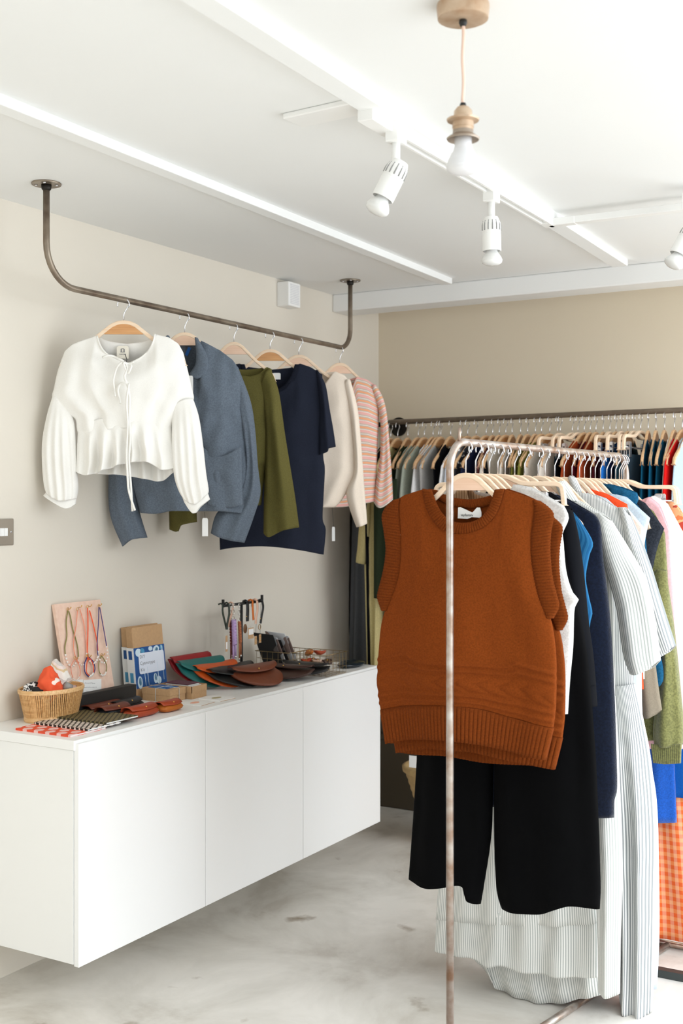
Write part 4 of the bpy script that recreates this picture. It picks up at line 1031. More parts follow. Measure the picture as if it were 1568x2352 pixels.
# --- key ring stand
ks = thing('keyring_stand', 'black T-shaped stand on the worktop hung with key rings', 'display stand', (-2.66, 3.78, ZT))
yL, yR, xK = 3.655, 3.915, -2.66
zK = on_x(557, 1386, xK).z
MB().tube([(xK, 3.775, ZT), (xK, 3.775, zK)], .0055, 12).build('post', BLACK, ks)
MB().box((xK-.05, 3.70, ZT), (xK+.05, 3.85, ZT+.004)).build('base', BLACK, ks, smooth=False, bev=.001)
m = MB().tube([(xK, yL, zK), (xK, yR, zK)], .0055, 12); m.build('crossbar', BLACK, ks)
for y in (yL, yR): MB().box((xK-.004, y-.004, zK-.006), (xK+.004, y+.004, zK+.024)).build('end_stop', BLACK, ks, smooth=False)
def kp(px, py, off=.012): return on_x(px, py, xK+off)
SILV = plain('silver_clasp', (225, 222, 215), .25, metal=.9)
KG = 'key rings hanging on the black stand'
def strap(pts, w, mat, label, ring=None, tagc=None, off=.012, stud=None):
    P = [kp(x, y, off) for x, y in pts]; P = [Vector(q) for q in crv([tuple(q) for q in P], 24)]
    o = thing('key_fob', label, 'key ring', P[0], 0, KG)
    m = MB(); V = []
    for i, q in enumerate(P):
        d = (P[min(i+1, 23)]-P[max(i-1, 0)]).normalized(); n = EX.cross(d).normalized()
        V += [q-n*w/2-EX*.001, q+n*w/2-EX*.001, q+n*w/2+EX*.0012, q-n*w/2+EX*.0012]
    F = [(i*4+k, i*4+(k+1) % 4, (i+1)*4+(k+1) % 4, (i+1)*4+k) for i in range(23) for k in range(4)]
    m.add(V, F); m.tube([P[0]-EX*.02+UZ*.002, P[0]-EX*.01+UZ*.006, P[0]+UZ*.002], w*.35, 8); m.build('strap', mat, o)
    if ring:
        c = kp(*ring[:2], off); r = ring[2]; MB().tube([c+Vector((0, r*cos(t), r*1.2*sin(t))) for t in [2*pi*k/20 for k in range(21)]], .0012, 6).build('split_ring', plain('brass_ring', (176, 140, 84), .35, metal=.85), o)
    if stud: MB().add(*ball(kp(*stud, off+.002), .0022, n=8)).build('stud', GOLD, o)
    if tagc:
        c = kp(*tagc[:2], off); MB().box((c.x-.0006, c.y-tagc[2]/2, c.z-tagc[3]), (c.x+.0006, c.y+tagc[2]/2, c.z)).build('kraft_tag', KRAFT, o, smooth=False)
        MB().box((c.x+.0006, c.y-tagc[2]*.35, c.z-tagc[3]*.85), (c.x+.0012, c.y+tagc[2]*.35, c.z-tagc[3]*.4)).build('tag_label', PAPER, o, smooth=False)
    return o
DG = LEA('dark_green_leather', (44, 54, 42)); BLU = LEA('blush_leather', (236, 192, 166))
strap([(511.5, 1390), (511, 1405), (516, 1428), (520, 1445)], .009, DG, 'dark green leather wrist strap, leftmost on the stand', None, (520, 1460, .012, .06), stud=(521.5, 1433))
strap([(525, 1388), (526, 1410), (522, 1430), (521, 1446)], .010, DG, 'second dark green leather strap side by side with the leftmost one', off=.016)
strap([(535, 1387), (534, 1402), (528, 1424), (525, 1440)], .009, BLU, 'blush leather strap behind the green ones', off=.008)
strap([(568, 1384), (568.5, 1400), (568, 1415), (568, 1427)], .018, BLK, 'wide black leather strap right of the post', off=.012, stud=(566, 1416))
strap([(580, 1381), (580, 1395), (581, 1412), (582, 1424)], .011, LEA('bright_orange_leather', (216, 110, 24)), 'orange leather strap on the stand', off=.010)
strap([(590, 1380), (591, 1400), (588, 1418), (587, 1433)], .012, BLU, 'blush leather strap near the right end of the stand', off=.014)
strap([(602, 1381), (604, 1395), (601, 1412), (598, 1432)], .012, BLK, 'black leather strap with brass ring, rightmost on the stand', (596, 1440, .0085), off=.016, stud=(597.5, 1421))
def braid(px, y0, ym, y1, mat, label, w, off):
    a, b, c = kp(px, y0, off), kp(px+2, ym, off), kp(px+1, y1, off)
    o = thing('macrame_fob', label, 'key ring', a, 0, KG); h = a.z-b.z; n = 8
    m = MB()
    for k in range(n):
        z = a.z-h*(k+.5)/n; y = lerp(a.y, b.y, k/n)
        for s in (-1, 1): m.tube([(a.x, y-s*w*.5, z+h/n*.5), (a.x+w*.35, y, z+.001*s), (a.x, y+s*w*.5, z-h/n*.4)], w*.28, 8)
    m.build('braid', mat, o); m = MB()
    for s in (-1, 1):
        yy = b.y+s*w*.35; e = c.z+(.012 if s > 0 else 0); m.tube([(a.x, yy, b.z+.004), (a.x, yy+.001, e)], w*.2, 8)
        MB().tube([(a.x, yy+.001, e+.001), (a.x, yy+.001, e-.008)], w*.21, 8).build('cord_end', SILV, o)
    m.build('cord_tail', mat, o)
    m = MB(); zt_ = kp(px, 1388, off).z
    for k in range(3):
        z = lerp(a.z, zt_, k/2.4); m.tube([Vector((a.x, a.y, z+.006))+Vector((0, .005*cos(t), .009*sin(t))) for t in [2*pi*q/12 for q in range(13)]], .0016, 6)
    m.build('clasp', SILV, o); return o
braid(529, 1426, 1478, 1513, plain('burgundy_cord', (112, 44, 40), .9), 'burgundy macrame key ring, behind the lilac one', .012, .004)
braid(536, 1425, 1480, 1515, plain('lilac_cord', (178, 152, 196), .9), 'lilac macrame key ring, biggest on the stand', .020, .022)
braid(549, 1428, 1476, 1512, plain('cinnamon_cord', (172, 104, 66), .9), 'cinnamon brown macrame key ring, left of the post', .014, .010)
o = MB().lathe([(0, .002), (.019, .002), (.02, 0), (.019, -.002), (0, -.002)], kp(563, 1444, .01), 24, Matrix.Rotation(pi/2, 3, 'Y')@Matrix.Scale(1, 3), .9, .55).build('leather_disc', LEA('tan_disc', (122, 84, 54))); tag(o, 'brown oval leather disc hanging right of the post', 'leather disc', KG)
c = kp(576, 1442, .014); o = thing('card_tag', 'kraft card with white label hanging under the orange strap', 'card tag', c)
MB().box((c.x-.0006, c.y-.018, c.z-.042), (c.x+.0006, c.y+.018, c.z)).build('card', KRAFT, o, smooth=False); MB().box((c.x+.0006, c.y-.015, c.z-.026), (c.x+.0014, c.y+.016, c.z-.004)).build('label', PAPER, o, smooth=False)
MB().tube([c, c+UZ*.02+EX*.004, c+UZ*.045, kp(577, 1388, .006)], .0012, 6).build('string', plain('white_cord', (236, 232, 224), .8), o)
for i, (x, y) in enumerate(((587, 1461), (597, 1457))):
    c = kp(x, y, .012); o = thing('earring_card', 'small kraft earring card, %s of the two under the stand' % ('left', 'right')[i], 'earring card', c)
    MB().box((c.x-.0006, c.y-.0075, c.z-.033), (c.x+.0006, c.y+.0075, c.z)).build('card', KRAFT, o, smooth=False)
    m = MB(); m.add(*ball((c.x+.002, c.y, c.z-.008), .002, n=8)); m.add(*ball((c.x+.002, c.y, c.z-.024), .002, n=8)); m.build('earring', GOLD, o)
    MB().tube([c, kp(590+9*i, 1386, .006)], .0006, 5).build('string', BLACK, o)

# --- wire baskets
WIRE = plain('brass_wire', (150, 128, 92), .4, metal=.8)
def wirebasket(x0, x1, y0, y1, h, label):
    o = thing('wire_basket', label, 'wire basket', ((x0+x1)/2, (y0+y1)/2, ZT), 0, 'brass wire baskets')
    loop = lambda z, e=0: [(x0-e, y0-e, z), (x1+e, y0-e, z), (x1+e, y1+e, z), (x0-e, y1+e, z), (x0-e, y0-e, z)]
    MB().tube(loop(ZT+h, .004), .0016, 6).build('rim', WIRE, o)
    m = MB()
    for z in (.002, h*.33, h*.66): m.tube(loop(ZT+z), .0009, 5)
    nx, ny = max(3, int((x1-x0)/.025)), max(3, int((y1-y0)/.025))
    for i in range(nx+1):
        x = lerp(x0, x1, i/nx); m.tube([(x, y0, ZT+h), (x, y0, ZT+.002), (x, y1, ZT+.002), (x, y1, ZT+h)], .0009, 5)
    for i in range(ny+1):
        y = lerp(y0, y1, i/ny); m.tube([(x0, y, ZT+h), (x0, y, ZT+.002), (x1, y, ZT+.002), (x1, y, ZT+h)], .0009, 5)
    m.build('grid', WIRE, o); return o
wirebasket(-2.72, -2.565, 3.965, 4.125, .085, 'brass wire basket nearer the wall, holding photo cards')
wirebasket(-2.550, -2.400, 3.975, 4.130, .085, 'brass wire basket nearer the edge, full of brown hair clips')
PH1 = blotch('photo_brown', [(0, (226, 228, 232)), (.5, (150, 128, 120)), (.6, (66, 54, 52))], 7); PH2 = blotch('photo_grey', [(0, (26, 25, 27)), (.55, (96, 88, 86)), (.66, (200, 196, 196))], 7)
for i in range(5):
    y = 4.005+i*.022; s = Vector((-2.66+.004*i, y, ZT+.01))
    V = [s+Vector((-.045, 0, 0)), s+Vector((.05, 0, 0)), s+Vector((.035, -.065, .145-.012*(i % 3))), s+Vector((-.06, -.065, .15-.012*(i % 3)))]
    o = MB().add(V+[v+Vector((0, .0016, .0008)) for v in V], [(0, 1, 2, 3), (7, 6, 5, 4), (0, 4, 5, 1), (1, 5, 6, 2), (2, 6, 7, 3), (3, 7, 4, 0)]).build('photo_card', (PH2, PH1, PH2, PH1, PH1)[i], smooth=False)
    tag(o, 'glossy photo card leaning in the wire basket, '+('first', 'second', 'third', 'fourth', 'last')[i]+' from the stand side', 'photo card', 'photo cards in the wire basket')
random.seed(5)
cols = [BRN, TAN, DBR, BLK, TAN, BRN, LEA('blush_clip', (226, 190, 168)), DBR, MUS, TAN]
cn = ['chestnut', 'rust', 'dark brown', 'black', 'orange', 'reddish', 'blush pink', 'umber', 'mustard', 'burnt orange']
for i in range(10):
    x = -2.53+.03*(i % 4)+.004*sin(i*7); y = 3.995+.038*(i//4 % 3)+.02*(i % 2); z = ZT+.02+.028*(i//4)
    V, F = ball((0, 0, 0), 1, n=16); R_ = Matrix.Rotation(i*1.1, 3, 'Z')@Matrix.Rotation(.5*sin(i*3), 3, 'X')
    o = thing('hair_clip', cn[i]+' leather hair tie lying in the wire basket near the edge', 'hair tie', (x, y, z), 0, 'leather hair ties in the wire basket')
    W_ = [R_@Vector((v.x*.026, v.y*.017*(1+.3*sin(v.x*4)), v.z*.008+.010*v.x*v.x)) for v in V]
    child(mesh('leather', W_, F, cols[i]), o)
    child(MB().add(*ball(R_@Vector((0, 0, .010)), .0032, n=8)).build('stud', GOLD), o)
# ================================================================== free-standing rack
XK0, YK0 = on_y(1033, 2000, 2.72).x, 2.72
def rackx(y): return XK0+.055*(y-YK0)
zK_ = CAMZ+.150
rk = thing('garment_rack', 'free-standing worn steel clothes rack in the foreground, packed with clothes', 'clothes rack', (XK0, YK0, 0))
A = Vector((XK0, YK0, zK_)); yE = 3.97; Bk = Vector((rackx(yE), yE, zK_))
pts = bent(Vector((A.x, A.y, .02)), A, Bk, .075)
pts = [pts[0]]+pts[1:]+bent(Bk+(A-Bk)*.4, Bk, Vector((Bk.x, Bk.y, .02)), .075)[1:]+[Vector((Bk.x, Bk.y, .02))]
MB().tube(pts, .0098, 20).build('frame', LSTEEL, rk)
MB().tube([(A.x+.005, A.y+.045, zK_), (A.x+.005, A.y+.045, zK_+.036)], .0045, 12).build('stub', LSTEEL, rk)
fa = Vector((A.x, A.y, .012)); fb = on_z(1305, 2320, .012); fb2 = fa+(fb-fa)*2.1
MB().tube([fa, fb2], .0105, 14).build('base_tube', LSTEEL, rk)
for q in (fa, Vector((Bk.x, Bk.y, .012))): MB().tube([q-EX*.26, q+EX*.26], .0105, 14).build('foot', LSTEEL, rk)
def RP(y, a=0): return Plane(rackx(y), y, a)
RE = .012; zh = zK_-DROP-RE

# --- rib-trimmed sweater vests
RUST = fabric('rust_wool', (124, 59, 20), .95, 700, .55, mottle=.14); RUSTR = fabric('rust_rib', (114, 54, 18), .95, 700, .5, mottle=.14)
V0 = RP(2.76); V1 = RP(2.805)
def vest(pl, ref, dz, label, seed, wave=0):
    """ref: plane on which the pixel outline was read"""
    P = lambda pts: [(s, z+dz) for s, z in ref.P(pts)]
    g = thing('sweater_vest', label, 'sweater vest', (pl.o.x, pl.o.y, zh-.1), 0, 'rust sweater vests')
    Lp = [(915, 1146), (912, 1170), (917, 1237), (916, 1296), (905, 1349), (884, 1402), (874, 1443), (868, 1516), (867, 1575), (874, 1630)]
    Rp = [(1233, 1149), (1236, 1170), (1228, 1237), (1230, 1296), (1243, 1363), (1264, 1419), (1274, 1472), (1278, 1531), (1277, 1619), (1271, 1672)]
    Tp = [(915, 1146), (933, 1137), (977, 1124), (986, 1164), (1000, 1192), (1018, 1212), (1045, 1223), (1082, 1224), (1115, 1212), (1138, 1192), (1153, 1166), (1165, 1124), (1197, 1134), (1233, 1149)]
    Tbp = [(915, 1146), (933, 1137), (977, 1124), (1005, 1150), (1040, 1164), (1080, 1167), (1120, 1160), (1145, 1146), (1165, 1124), (1197, 1134), (1233, 1149)]
    hemT = [(874, 1630), (948, 1618), (1042, 1616), (1109, 1625), (1183, 1648), (1271, 1672)]
    hemB = [(886, 1708), (933, 1698), (992, 1693), (1042, 1695), (1109, 1707), (1183, 1726), (1253, 1745)]
    def cable(u, v):
        d = 0
        for c_ in (.765, .80, .935, .97): d += .0055*math.exp(-((v-c_)/.010)**2)
        if .825 < v < .91:
            t = (v-.825)/.085; d += .0048*abs(sin(pi*(u*9+ (t if t < .5 else 1-t)*1.3)))**.5*sin(pi*t)**.4
        return d
    def base(u, v=1): return (.045*(max(0, sin(pi*u))**.5))
    body = cloth('body', RUST, pl, P(Lp), P(Rp), P(Tp), P(hemT), th=.036, nu=180, nv=220, fold=.019, k=1.5, Tb=P(Tbp), parent=g, seed=seed, disp=cable, top=.62, wr=.0012, solid=.003)
    # hem rib: front and back
    n = 46; per = 8
    for side in (1, -1):
        a = crv(P(hemT), n*per+1, 'x'); bb = crv(P(hemB) if side > 0 else P([(886, 1708), (933, 1716), (992, 1722), (1080, 1734), (1183, 1742), (1253, 1745)]), n*per+1, 'x'); VV = []; FF = []
        ph = seed*1.7+(2.1 if side < 0 else 0)
        for i in range(n*per+1):
            u = i/(n*per); e = max(0, sin(pi*u)); fd = min(1, e*2.2)
            w = side*.036*e**.5+.019*fd*(.62*sin(2*pi*(1.5*(u+.3*.12*sin(2.2+ph))+ph))+1.1*noise.noise(Vector((u*1.95+ph, 1.1, seed*3.1))))
            for j in range(7):
                v = j/6; q = (lerp(a[i][0], bb[i][0], v), lerp(a[i][1], bb[i][1], v)); VV.append(pl.w(q, w*(1-.10*v)+.0034*(abs(sin(pi*n*u))**.6)*min(1, v*5)*side))
        for i in range(n*per):
            for j in range(6): FF.append((i*7+j, (i+1)*7+j, (i+1)*7+j+1, i*7+j+1))
        mesh('hem_rib', VV, FF, RUSTR, g, solid=.003)
    # neck rib: front, back
    offn = lambda u, v: .016+.004*sin(pi*u)
    band('neck_rib', RUSTR, pl, P([(977, 1124), (986, 1164), (1000, 1192), (1018, 1212), (1045, 1223), (1082, 1224), (1115, 1212), (1138, 1192), (1153, 1166), (1165, 1124)]),
         P([(999, 1127), (1012, 1160), (1026, 1181), (1042, 1194), (1060, 1200), (1082, 1200), (1103, 1194), (1120, 1180), (1132, 1160), (1143, 1126)]), 46, amp=.0032, off=0, offs=offn, parent=g)
    band('neck_rib', RUSTR, pl, P([(977, 1124), (1005, 1150), (1040, 1164), (1080, 1167), (1120, 1160), (1145, 1146), (1165, 1124)]),
         P([(997, 1127), (1018, 1138), (1045, 1145), (1080, 1147), (1110, 1142), (1130, 1134), (1142, 1126)]), 40, amp=.0022, off=-.018, parent=g)
    # armhole ribs
    offa = lambda u, v: .005-.006*v
    band('armhole_rib', RUSTR, pl, P([(x+6, y) for x, y in Lp[:6]]), P([(904, 1150), (886, 1166), (878, 1187), (882, 1217), (887, 1262), (881, 1311), (868, 1363), (869, 1378), (877, 1402)]), 40, amp=.0032, offs=offa, parent=g, bulge=.005)
    band('armhole_rib', RUSTR, pl, P([(x-6, y) for x, y in Rp[:6]]), P([(1241, 1152), (1262, 1167), (1272, 1184), (1266, 1223), (1264, 1267), (1269, 1325), (1278, 1363), (1284, 1393), (1271, 1419)]), 40, amp=.0032, offs=offa, parent=g, bulge=.005)
    return g
vest(V1, V1, 0, 'front rust knitted sweater vest with cable band, first on the foreground rack', 1.0)
g1 = vest(RP(2.86), V1, -.034, 'second rust knitted sweater vest, directly behind the front one', 1.35)
V0 = V1; lb_ = V0.at(1076, 1180)
lo = mesh('neck_label', *(lambda s, z: ([V0.w(q, o_) for o_ in (-.006, -.0048) for q in ((s-.032, z+.016), (s-.026, z+.017), (s+.008, z+.003), (s+.021, z+.016), (s+.029, z+.016), (s+.033, z+.004), (s+.033, z-.010), (s+.006, z-.009), (s-.006, z-.0135), (s-.033, z-.012))],
    [tuple(range(10)), tuple(range(19, 9, -1))]+[(i, (i+1) % 10, 10+(i+1) % 10, 10+i) for i in range(10)]))(*lb_), PAPER, bpy.data.objects['sweater_vest'], smooth=False)
m = MB(); q0 = V0.w((lb_[0]-.024, lb_[1]-.004), -.0042)
pp = [q0+V0.d*(.034*k/40)+UZ*(.0028*sin(k*1.3)*(1.6 if k in (8, 9, 16, 17) else 1)) for k in range(41)]; m.tube(pp, .0004, 5); m.build('label_script', plain('dark_ink', (60, 60, 60), .7), lo)

# --- the stack behind; right edge read from the photo, left mirrored
def stack(name, cat, label, mat, y, shoulder, right, z0=None, th=.03, fold=.008, k=3, nu=40, nv=50, neck=.085, seed=1, group=None, a=0, hem=None, nv2=None, g=None, top=.5, part='body', wr=.002, nb=.02, left=None, cx=0):
    """shoulder: pixels neck -> shoulder tip; right: pixels shoulder tip -> hem"""
    pl = RP(y, a)
    if g is None: g = thing(name, label, cat, (pl.o.x, pl.o.y, zh-.1), 0, group)
    sh = pl.P(shoulder); rt = pl.P(right)
    lt = pl.P(left) if left else [(-s, z) for s, z in rt]
    n0 = sh[0]; half = max(.03, n0[0])
    Tf = [lt[0]]+[(-s, z) for s, z in sh[::-1]][1 if not left else 0:]+[(-half*.75, n0[1]-.045), (0, n0[1]-.07), (half*.75, n0[1]-.045)]+sh[:-1]+[rt[0]]
    Tb = [lt[0]]+[(-s, z) for s, z in sh[::-1]][1 if not left else 0:]+[(-half*.6, n0[1]-nb), (0, n0[1]-nb*1.3), (half*.6, n0[1]-nb)]+sh[:-1]+[rt[0]]
    hm = hem if hem else [(lt[-1]), (lt[-1][0]*.4, lt[-1][1]-.008), (rt[-1][0]*.4, rt[-1][1]-.008), rt[-1]]
    Tf = sorted(set(Tf)); Tb = sorted(set(Tb)); 
    cloth(part, mat, pl, lt, rt, Tf, hm, th=th, nu=nu, nv=nv, fold=fold, k=k, Tb=Tb, parent=g, seed=seed, top=top, wr=wr)
    return g, pl
CAMEL = bands('camel_rib', [(0, (186, 156, 122)), (.6, (150, 120, 90))], .0085, 0)
GREYK = fabric('grey_fuzzy_knit', (214, 212, 208), .95, 500, .8, mottle=.12, fuzz=.4)
BLKW = fabric('black_wool', (15, 16, 20), .9, 900, .3); BLKT = fabric('black_twill', (5, 5, 6), .9, 900, .2)
BLUK = bands('blue_rib', [(0, (40, 104, 148)), (.55, (24, 82, 126))], .011, 0)
NAVK = fabric('navy_mohair', (17, 26, 46), .95, 500, .8, mottle=.3, fuzz=.25)
STA = bands('grey_stripe_linen', [(0, (229, 228, 224)), (.55, (172, 176, 172))], .0062, 0)
STB = bands('slate_stripe_cotton', [(0, (226, 226, 224)), (.5, (144, 148, 150))], .0050, 0)
STC = bands('fine_stripe_cotton', [(0, (234, 236, 240)), (.6, (180, 188, 200))], .0046, 0)
PBL = fabric('pale_blue_cotton', (200, 212, 224), .9, 800, .3, mottle=.05)

stack('sweater_vest', 'sweater vest', 'camel ribbed sweater vest seen through the neck of the rust vests', CAMEL, 2.90, [(1142, 1118), (1180, 1128)], [(1215, 1140), (1212, 1240), (1222, 1340), (1232, 1500), (1225, 1640)], neck=.09, seed=21)
stack('sweater', 'sweater', 'pale grey fuzzy knit sweater just behind the rust vests', GREYK, 2.94, [(1180, 1112), (1223, 1120), (1267, 1140)],
      [(1296, 1163), (1306, 1190), (1292, 1225), (1294, 1245), (1300, 1311), (1314, 1358), (1329, 1378), (1319, 1400), (1316, 1485), (1309, 1560), (1304, 1640)], seed=22, th=.03)
# black culottes on a clip hanger
p = RP(2.99); g = thing('culottes', 'black wide-legged cropped trousers hanging below the rust vests', 'trousers', (p.o.x, p.o.y, 1.2))
wl, wr_ = p.at(1000, 1180), p.at(1300, 1150)
wz = zh-.105
sC = 0.16
crotch = p.at(1134, 1800)
cloth('right_leg', BLKT, p, [(-.0, wz-.03), crotch]+p.P([(1138, 2023), (1151, 2084)]), [(sC, wz)]+p.P([(1340, 1450), (1364, 1682), (1373, 1853), (1379, 2023), (1377, 2088)]), [(-.0, wz-.03), (sC*.5, wz-.015), (sC, wz)],
      p.P([(1151, 2084), (1198, 2089), (1249, 2091), (1283, 2080), (1317, 2072), (1351, 2079), (1377, 2088)]), th=.045, nu=44, nv=70, fold=.010, k=1.8, seed=23, parent=g)
cloth('left_leg', BLKT, p, [(-sC, wz)]+p.P([(975, 1450), (957, 1738), (947, 1896), (938, 2017)]), [(.0, wz-.03), (crotch[0]-.002, crotch[1])]+p.P([(1128, 1920), (1113, 2023), (1104, 2076)]), [(-sC, wz), (-sC*.5, wz-.015), (.0, wz-.03)],
      p.P([(938, 2017), (985, 2030), (1023, 2031), (1070, 2029), (1080, 2062), (1104, 2076)]), th=.04, nu=44, nv=70, fold=.009, k=1.5, seed=24, parent=g)
MB().prism([(-sC-.005, wz-.02), (sC+.005, wz-.02), (sC, wz+.012), (-sC, wz+.012)], p.d, UZ, p.n, .012, p.o).build('waistband', BLKT, g, smooth=False, bev=.002)
# black jacket with turned-up short sleeve
g, p = stack('jacket', 'jacket', 'black wool jacket with wide sleeve, behind the grey sweater', BLKW, 3.035, [(1236, 1128), (1262, 1130), (1290, 1141)], [(1312, 1165), (1322, 1225), (1330, 1330), (1335, 1500), (1352, 1620), (1362, 1700), (1364, 1760)], seed=25, th=.03)
cloth('sleeve', BLKW, p, p.P([(1285, 1160), (1300, 1300), (1305, 1450), (1310, 1609)]), p.P([(1318, 1172), (1330, 1225), (1342, 1311), (1354, 1427), (1366, 1514), (1374, 1617)]), p.P([(1285, 1160), (1300, 1158), (1318, 1172)]),
      p.P([(1310, 1609), (1340, 1616), (1374, 1617)]), th=.035, nu=26, nv=50, fold=.006, k=1.2, seed=26, parent=g, off=.012)
cloth('sleeve_cuff', BLKW, p, p.P([(1310, 1568), (1310, 1612)]), p.P([(1372, 1572), (1375, 1620)]), p.P([(1310, 1568), (1340, 1574), (1372, 1572)]), p.P([(1310, 1612), (1340, 1620), (1375, 1620)]), th=.036, nu=20, nv=8, fold=0, seed=26, parent=g, off=.016, top=.95)
stack('sweater_vest', 'sweater vest', 'bright blue ribbed sweater vest between the black jacket and the navy cardigan', BLUK, 3.095, [(1250, 1138), (1290, 1150), (1315, 1166)], [(1333, 1196), (1361, 1245), (1353, 1277), (1345, 1326), (1352, 1370), (1360, 1407), (1355, 1432), (1350, 1500), (1350, 1600)], seed=27, th=.028)
g, p = stack('cardigan', 'cardigan', 'long navy fuzzy cardigan behind the bright blue vest', NAVK, 3.16, [(1270, 1134), (1300, 1145), (1339, 1155)], [(1365, 1181), (1379, 1206), (1385, 1282), (1396, 1369), (1404, 1456), (1410, 1571), (1413, 1640), (1416, 1740), (1417, 1812), (1411, 1838), (1410, 1878)], seed=28, th=.035, nv=70)

# --- striped shirt dresses
g, p = stack('shirt_dress', 'dress', 'grey and white striped shirt dress with wide elbow sleeve, behind the navy cardigan', STA, 3.25, [(1290, 1140), (1330, 1150), (1368, 1165)],
      [(1392, 1185), (1400, 1280), (1408, 1400), (1412, 1610)], seed=30, th=.04, nu=90, nv=70, fold=.012, k=4.5,
      left=None)
cloth('sleeve', STA, p, p.P([(1366, 1180), (1392, 1290), (1420, 1395), (1436, 1500), (1452, 1545)]), p.P([(1410, 1196), (1450, 1262), (1490, 1335), (1510, 1430), (1521, 1514)]), p.P([(1366, 1180), (1385, 1178), (1410, 1196)]),
      p.P([(1452, 1545), (1475, 1544), (1500, 1532), (1521, 1514)]), th=.045, nu=40, nv=50, fold=.010, k=1.6, seed=31, parent=g, off=.02, top=.3)
cloth('skirt_panel', STA, p, p.P([(1340, 1600), (1352, 1800), (1366, 2000), (1373, 2150), (1375, 2272)]), p.P([(1412, 1600), (1422, 1800), (1428, 1980), (1424, 2150), (1422, 2282)]), p.P([(1340, 1600), (1412, 1600)]), p.P([(1375, 2272), (1400, 2282), (1422, 2282)]), th=.04, nu=40, nv=70, fold=.010, k=1.5, seed=32, parent=g, top=.9)
cloth('collar', STA, p, p.P([(1278, 1112), (1290, 1142)]), p.P([(1300, 1104), (1332, 1150)]), p.P([(1278, 1112), (1290, 1106), (1300, 1104)]), p.P([(1290, 1142), (1310, 1150), (1332, 1150)]), th=.02, nu=16, nv=10, fold=.0, parent=g, off=.01, top=.8, solid=.003)
def hempiece(g, pl, mat, L, R, T, B, seed, nm='tier', off=0, fold=.014, k=5, th=.04): return cloth(nm, mat, pl, pl.P(L), pl.P(R), pl.P(T), pl.P(B), th=th, nu=110, nv=40, fold=fold, k=k, seed=seed, parent=g, off=off, top=.9, fp=3)
# long tiered skirts that show below the culottes
p = RP(3.30); SKA = STA
g = thing('tiered_dress', 'pale striped long dress whose tiered hem shows right below the black culottes', 'dress', (p.o.x, p.o.y, 1.0), 0, 'long striped dresses under the culottes')
hempiece(g, p, SKA, [(1060, 1200), (1030, 1600), (1006, 2032), (1000, 2110)], [(1330, 1200), (1352, 1600), (1366, 2032), (1371, 2120)], [(1060, 1200), (1200, 1195), (1330, 1200)], [(1000, 2110), (1100, 2122), (1198, 2134), (1371, 2152)], 33, 'skirt', fold=.014)
hempiece(g, p, SKA, [(1005, 2020), (1000, 2110), (995, 2185)], [(1366, 2030), (1371, 2140), (1371, 2246)], [(1005, 2020), (1100, 2024), (1198, 2028), (1366, 2030)], [(995, 2185), (1040, 2192), (1087, 2195), (1126, 2213), (1156, 2211), (1198, 2224), (1280, 2236), (1371, 2246)], 33, 'hem_tier', off=-.007, fold=.014)
p = RP(3.37)
g = thing('scooped_dress', 'pale striped long dress with the lowest scooped hem, behind the tiered one', 'dress', (p.o.x, p.o.y, 1.0), 0, 'long striped dresses under the culottes')
hempiece(g, p, SKA, [(1070, 1250), (1060, 1700), (1062, 2100), (1085, 2195)], [(1350, 1250), (1380, 1800), (1410, 2100), (1424, 2282)], [(1070, 1250), (1200, 1245), (1350, 1250)],
         [(1085, 2195), (1115, 2222), (1140, 2240), (1152, 2266), (1241, 2291), (1305, 2294), (1373, 2280), (1424, 2282)], 35, 'skirt', fold=.010, k=6)
g, p = stack('shirt_dress', 'dress', 'slate and white finely striped long dress with a gathered waist', STB, 3.44, [(1325, 1128), (1370, 1138), (1411, 1152)], [(1440, 1180), (1455, 1300), (1458, 1450), (1455, 1583)], seed=36, th=.04, nu=60, fold=.010, k=3)
cloth('sleeve', STB, p, p.P([(1420, 1165), (1455, 1300), (1485, 1440), (1512, 1511)]), p.P([(1448, 1185), (1490, 1290), (1528, 1410), (1551, 1483)]), p.P([(1420, 1165), (1434, 1165), (1448, 1185)]), p.P([(1512, 1511), (1530, 1500), (1551, 1483)]), th=.04, nu=36, nv=50, fold=.006, k=1.5, seed=37, parent=g, off=.0)
rt = p.P([(1457, 1570), (1478, 1660), (1495, 1760), (1505, 1900), (1503, 2050), (1500, 2200), (1497, 2322)])
lf = p.P([(1400, 1575), (1405, 1700), (1412, 1850), (1420, 2000), (1424, 2120), (1422, 2260)])
lf2 = [(-.15, rt[0][1]), (-.18, rt[3][1]), (-.16, rt[-1][1]+.02)]
lf2 = lf
cloth('skirt', STB, p, lf2, rt, [lf2[0], rt[0]], p.P([(1422, 2260), (1428, 2300), (1445, 2312), (1471, 2327), (1497, 2322)]), th=.06, nu=70, nv=90, fold=.020, k=2.2, seed=38, parent=g, top=.5, off=.0, fp=2)
cloth('collar', STB, p, p.P([(1304, 1098), (1312, 1122)]), p.P([(1322, 1098), (1340, 1130)]), p.P([(1304, 1098), (1312, 1092), (1322, 1098)]), p.P([(1312, 1122), (1326, 1130), (1340, 1130)]), th=.015, nu=16, nv=10, fold=0, parent=g, top=.8, solid=.003)
g, p = stack('dress', 'dress', 'plain pale blue long dress just right of the slate striped one', PBL, 3.50, [(1345, 1130), (1390, 1145), (1425, 1160)], [(1440, 1190), (1470, 1400), (1475, 1640), (1492, 1740), (1509, 1853), (1514, 2066), (1513, 2180), (1508, 2272)], seed=39, th=.04, fold=.012)
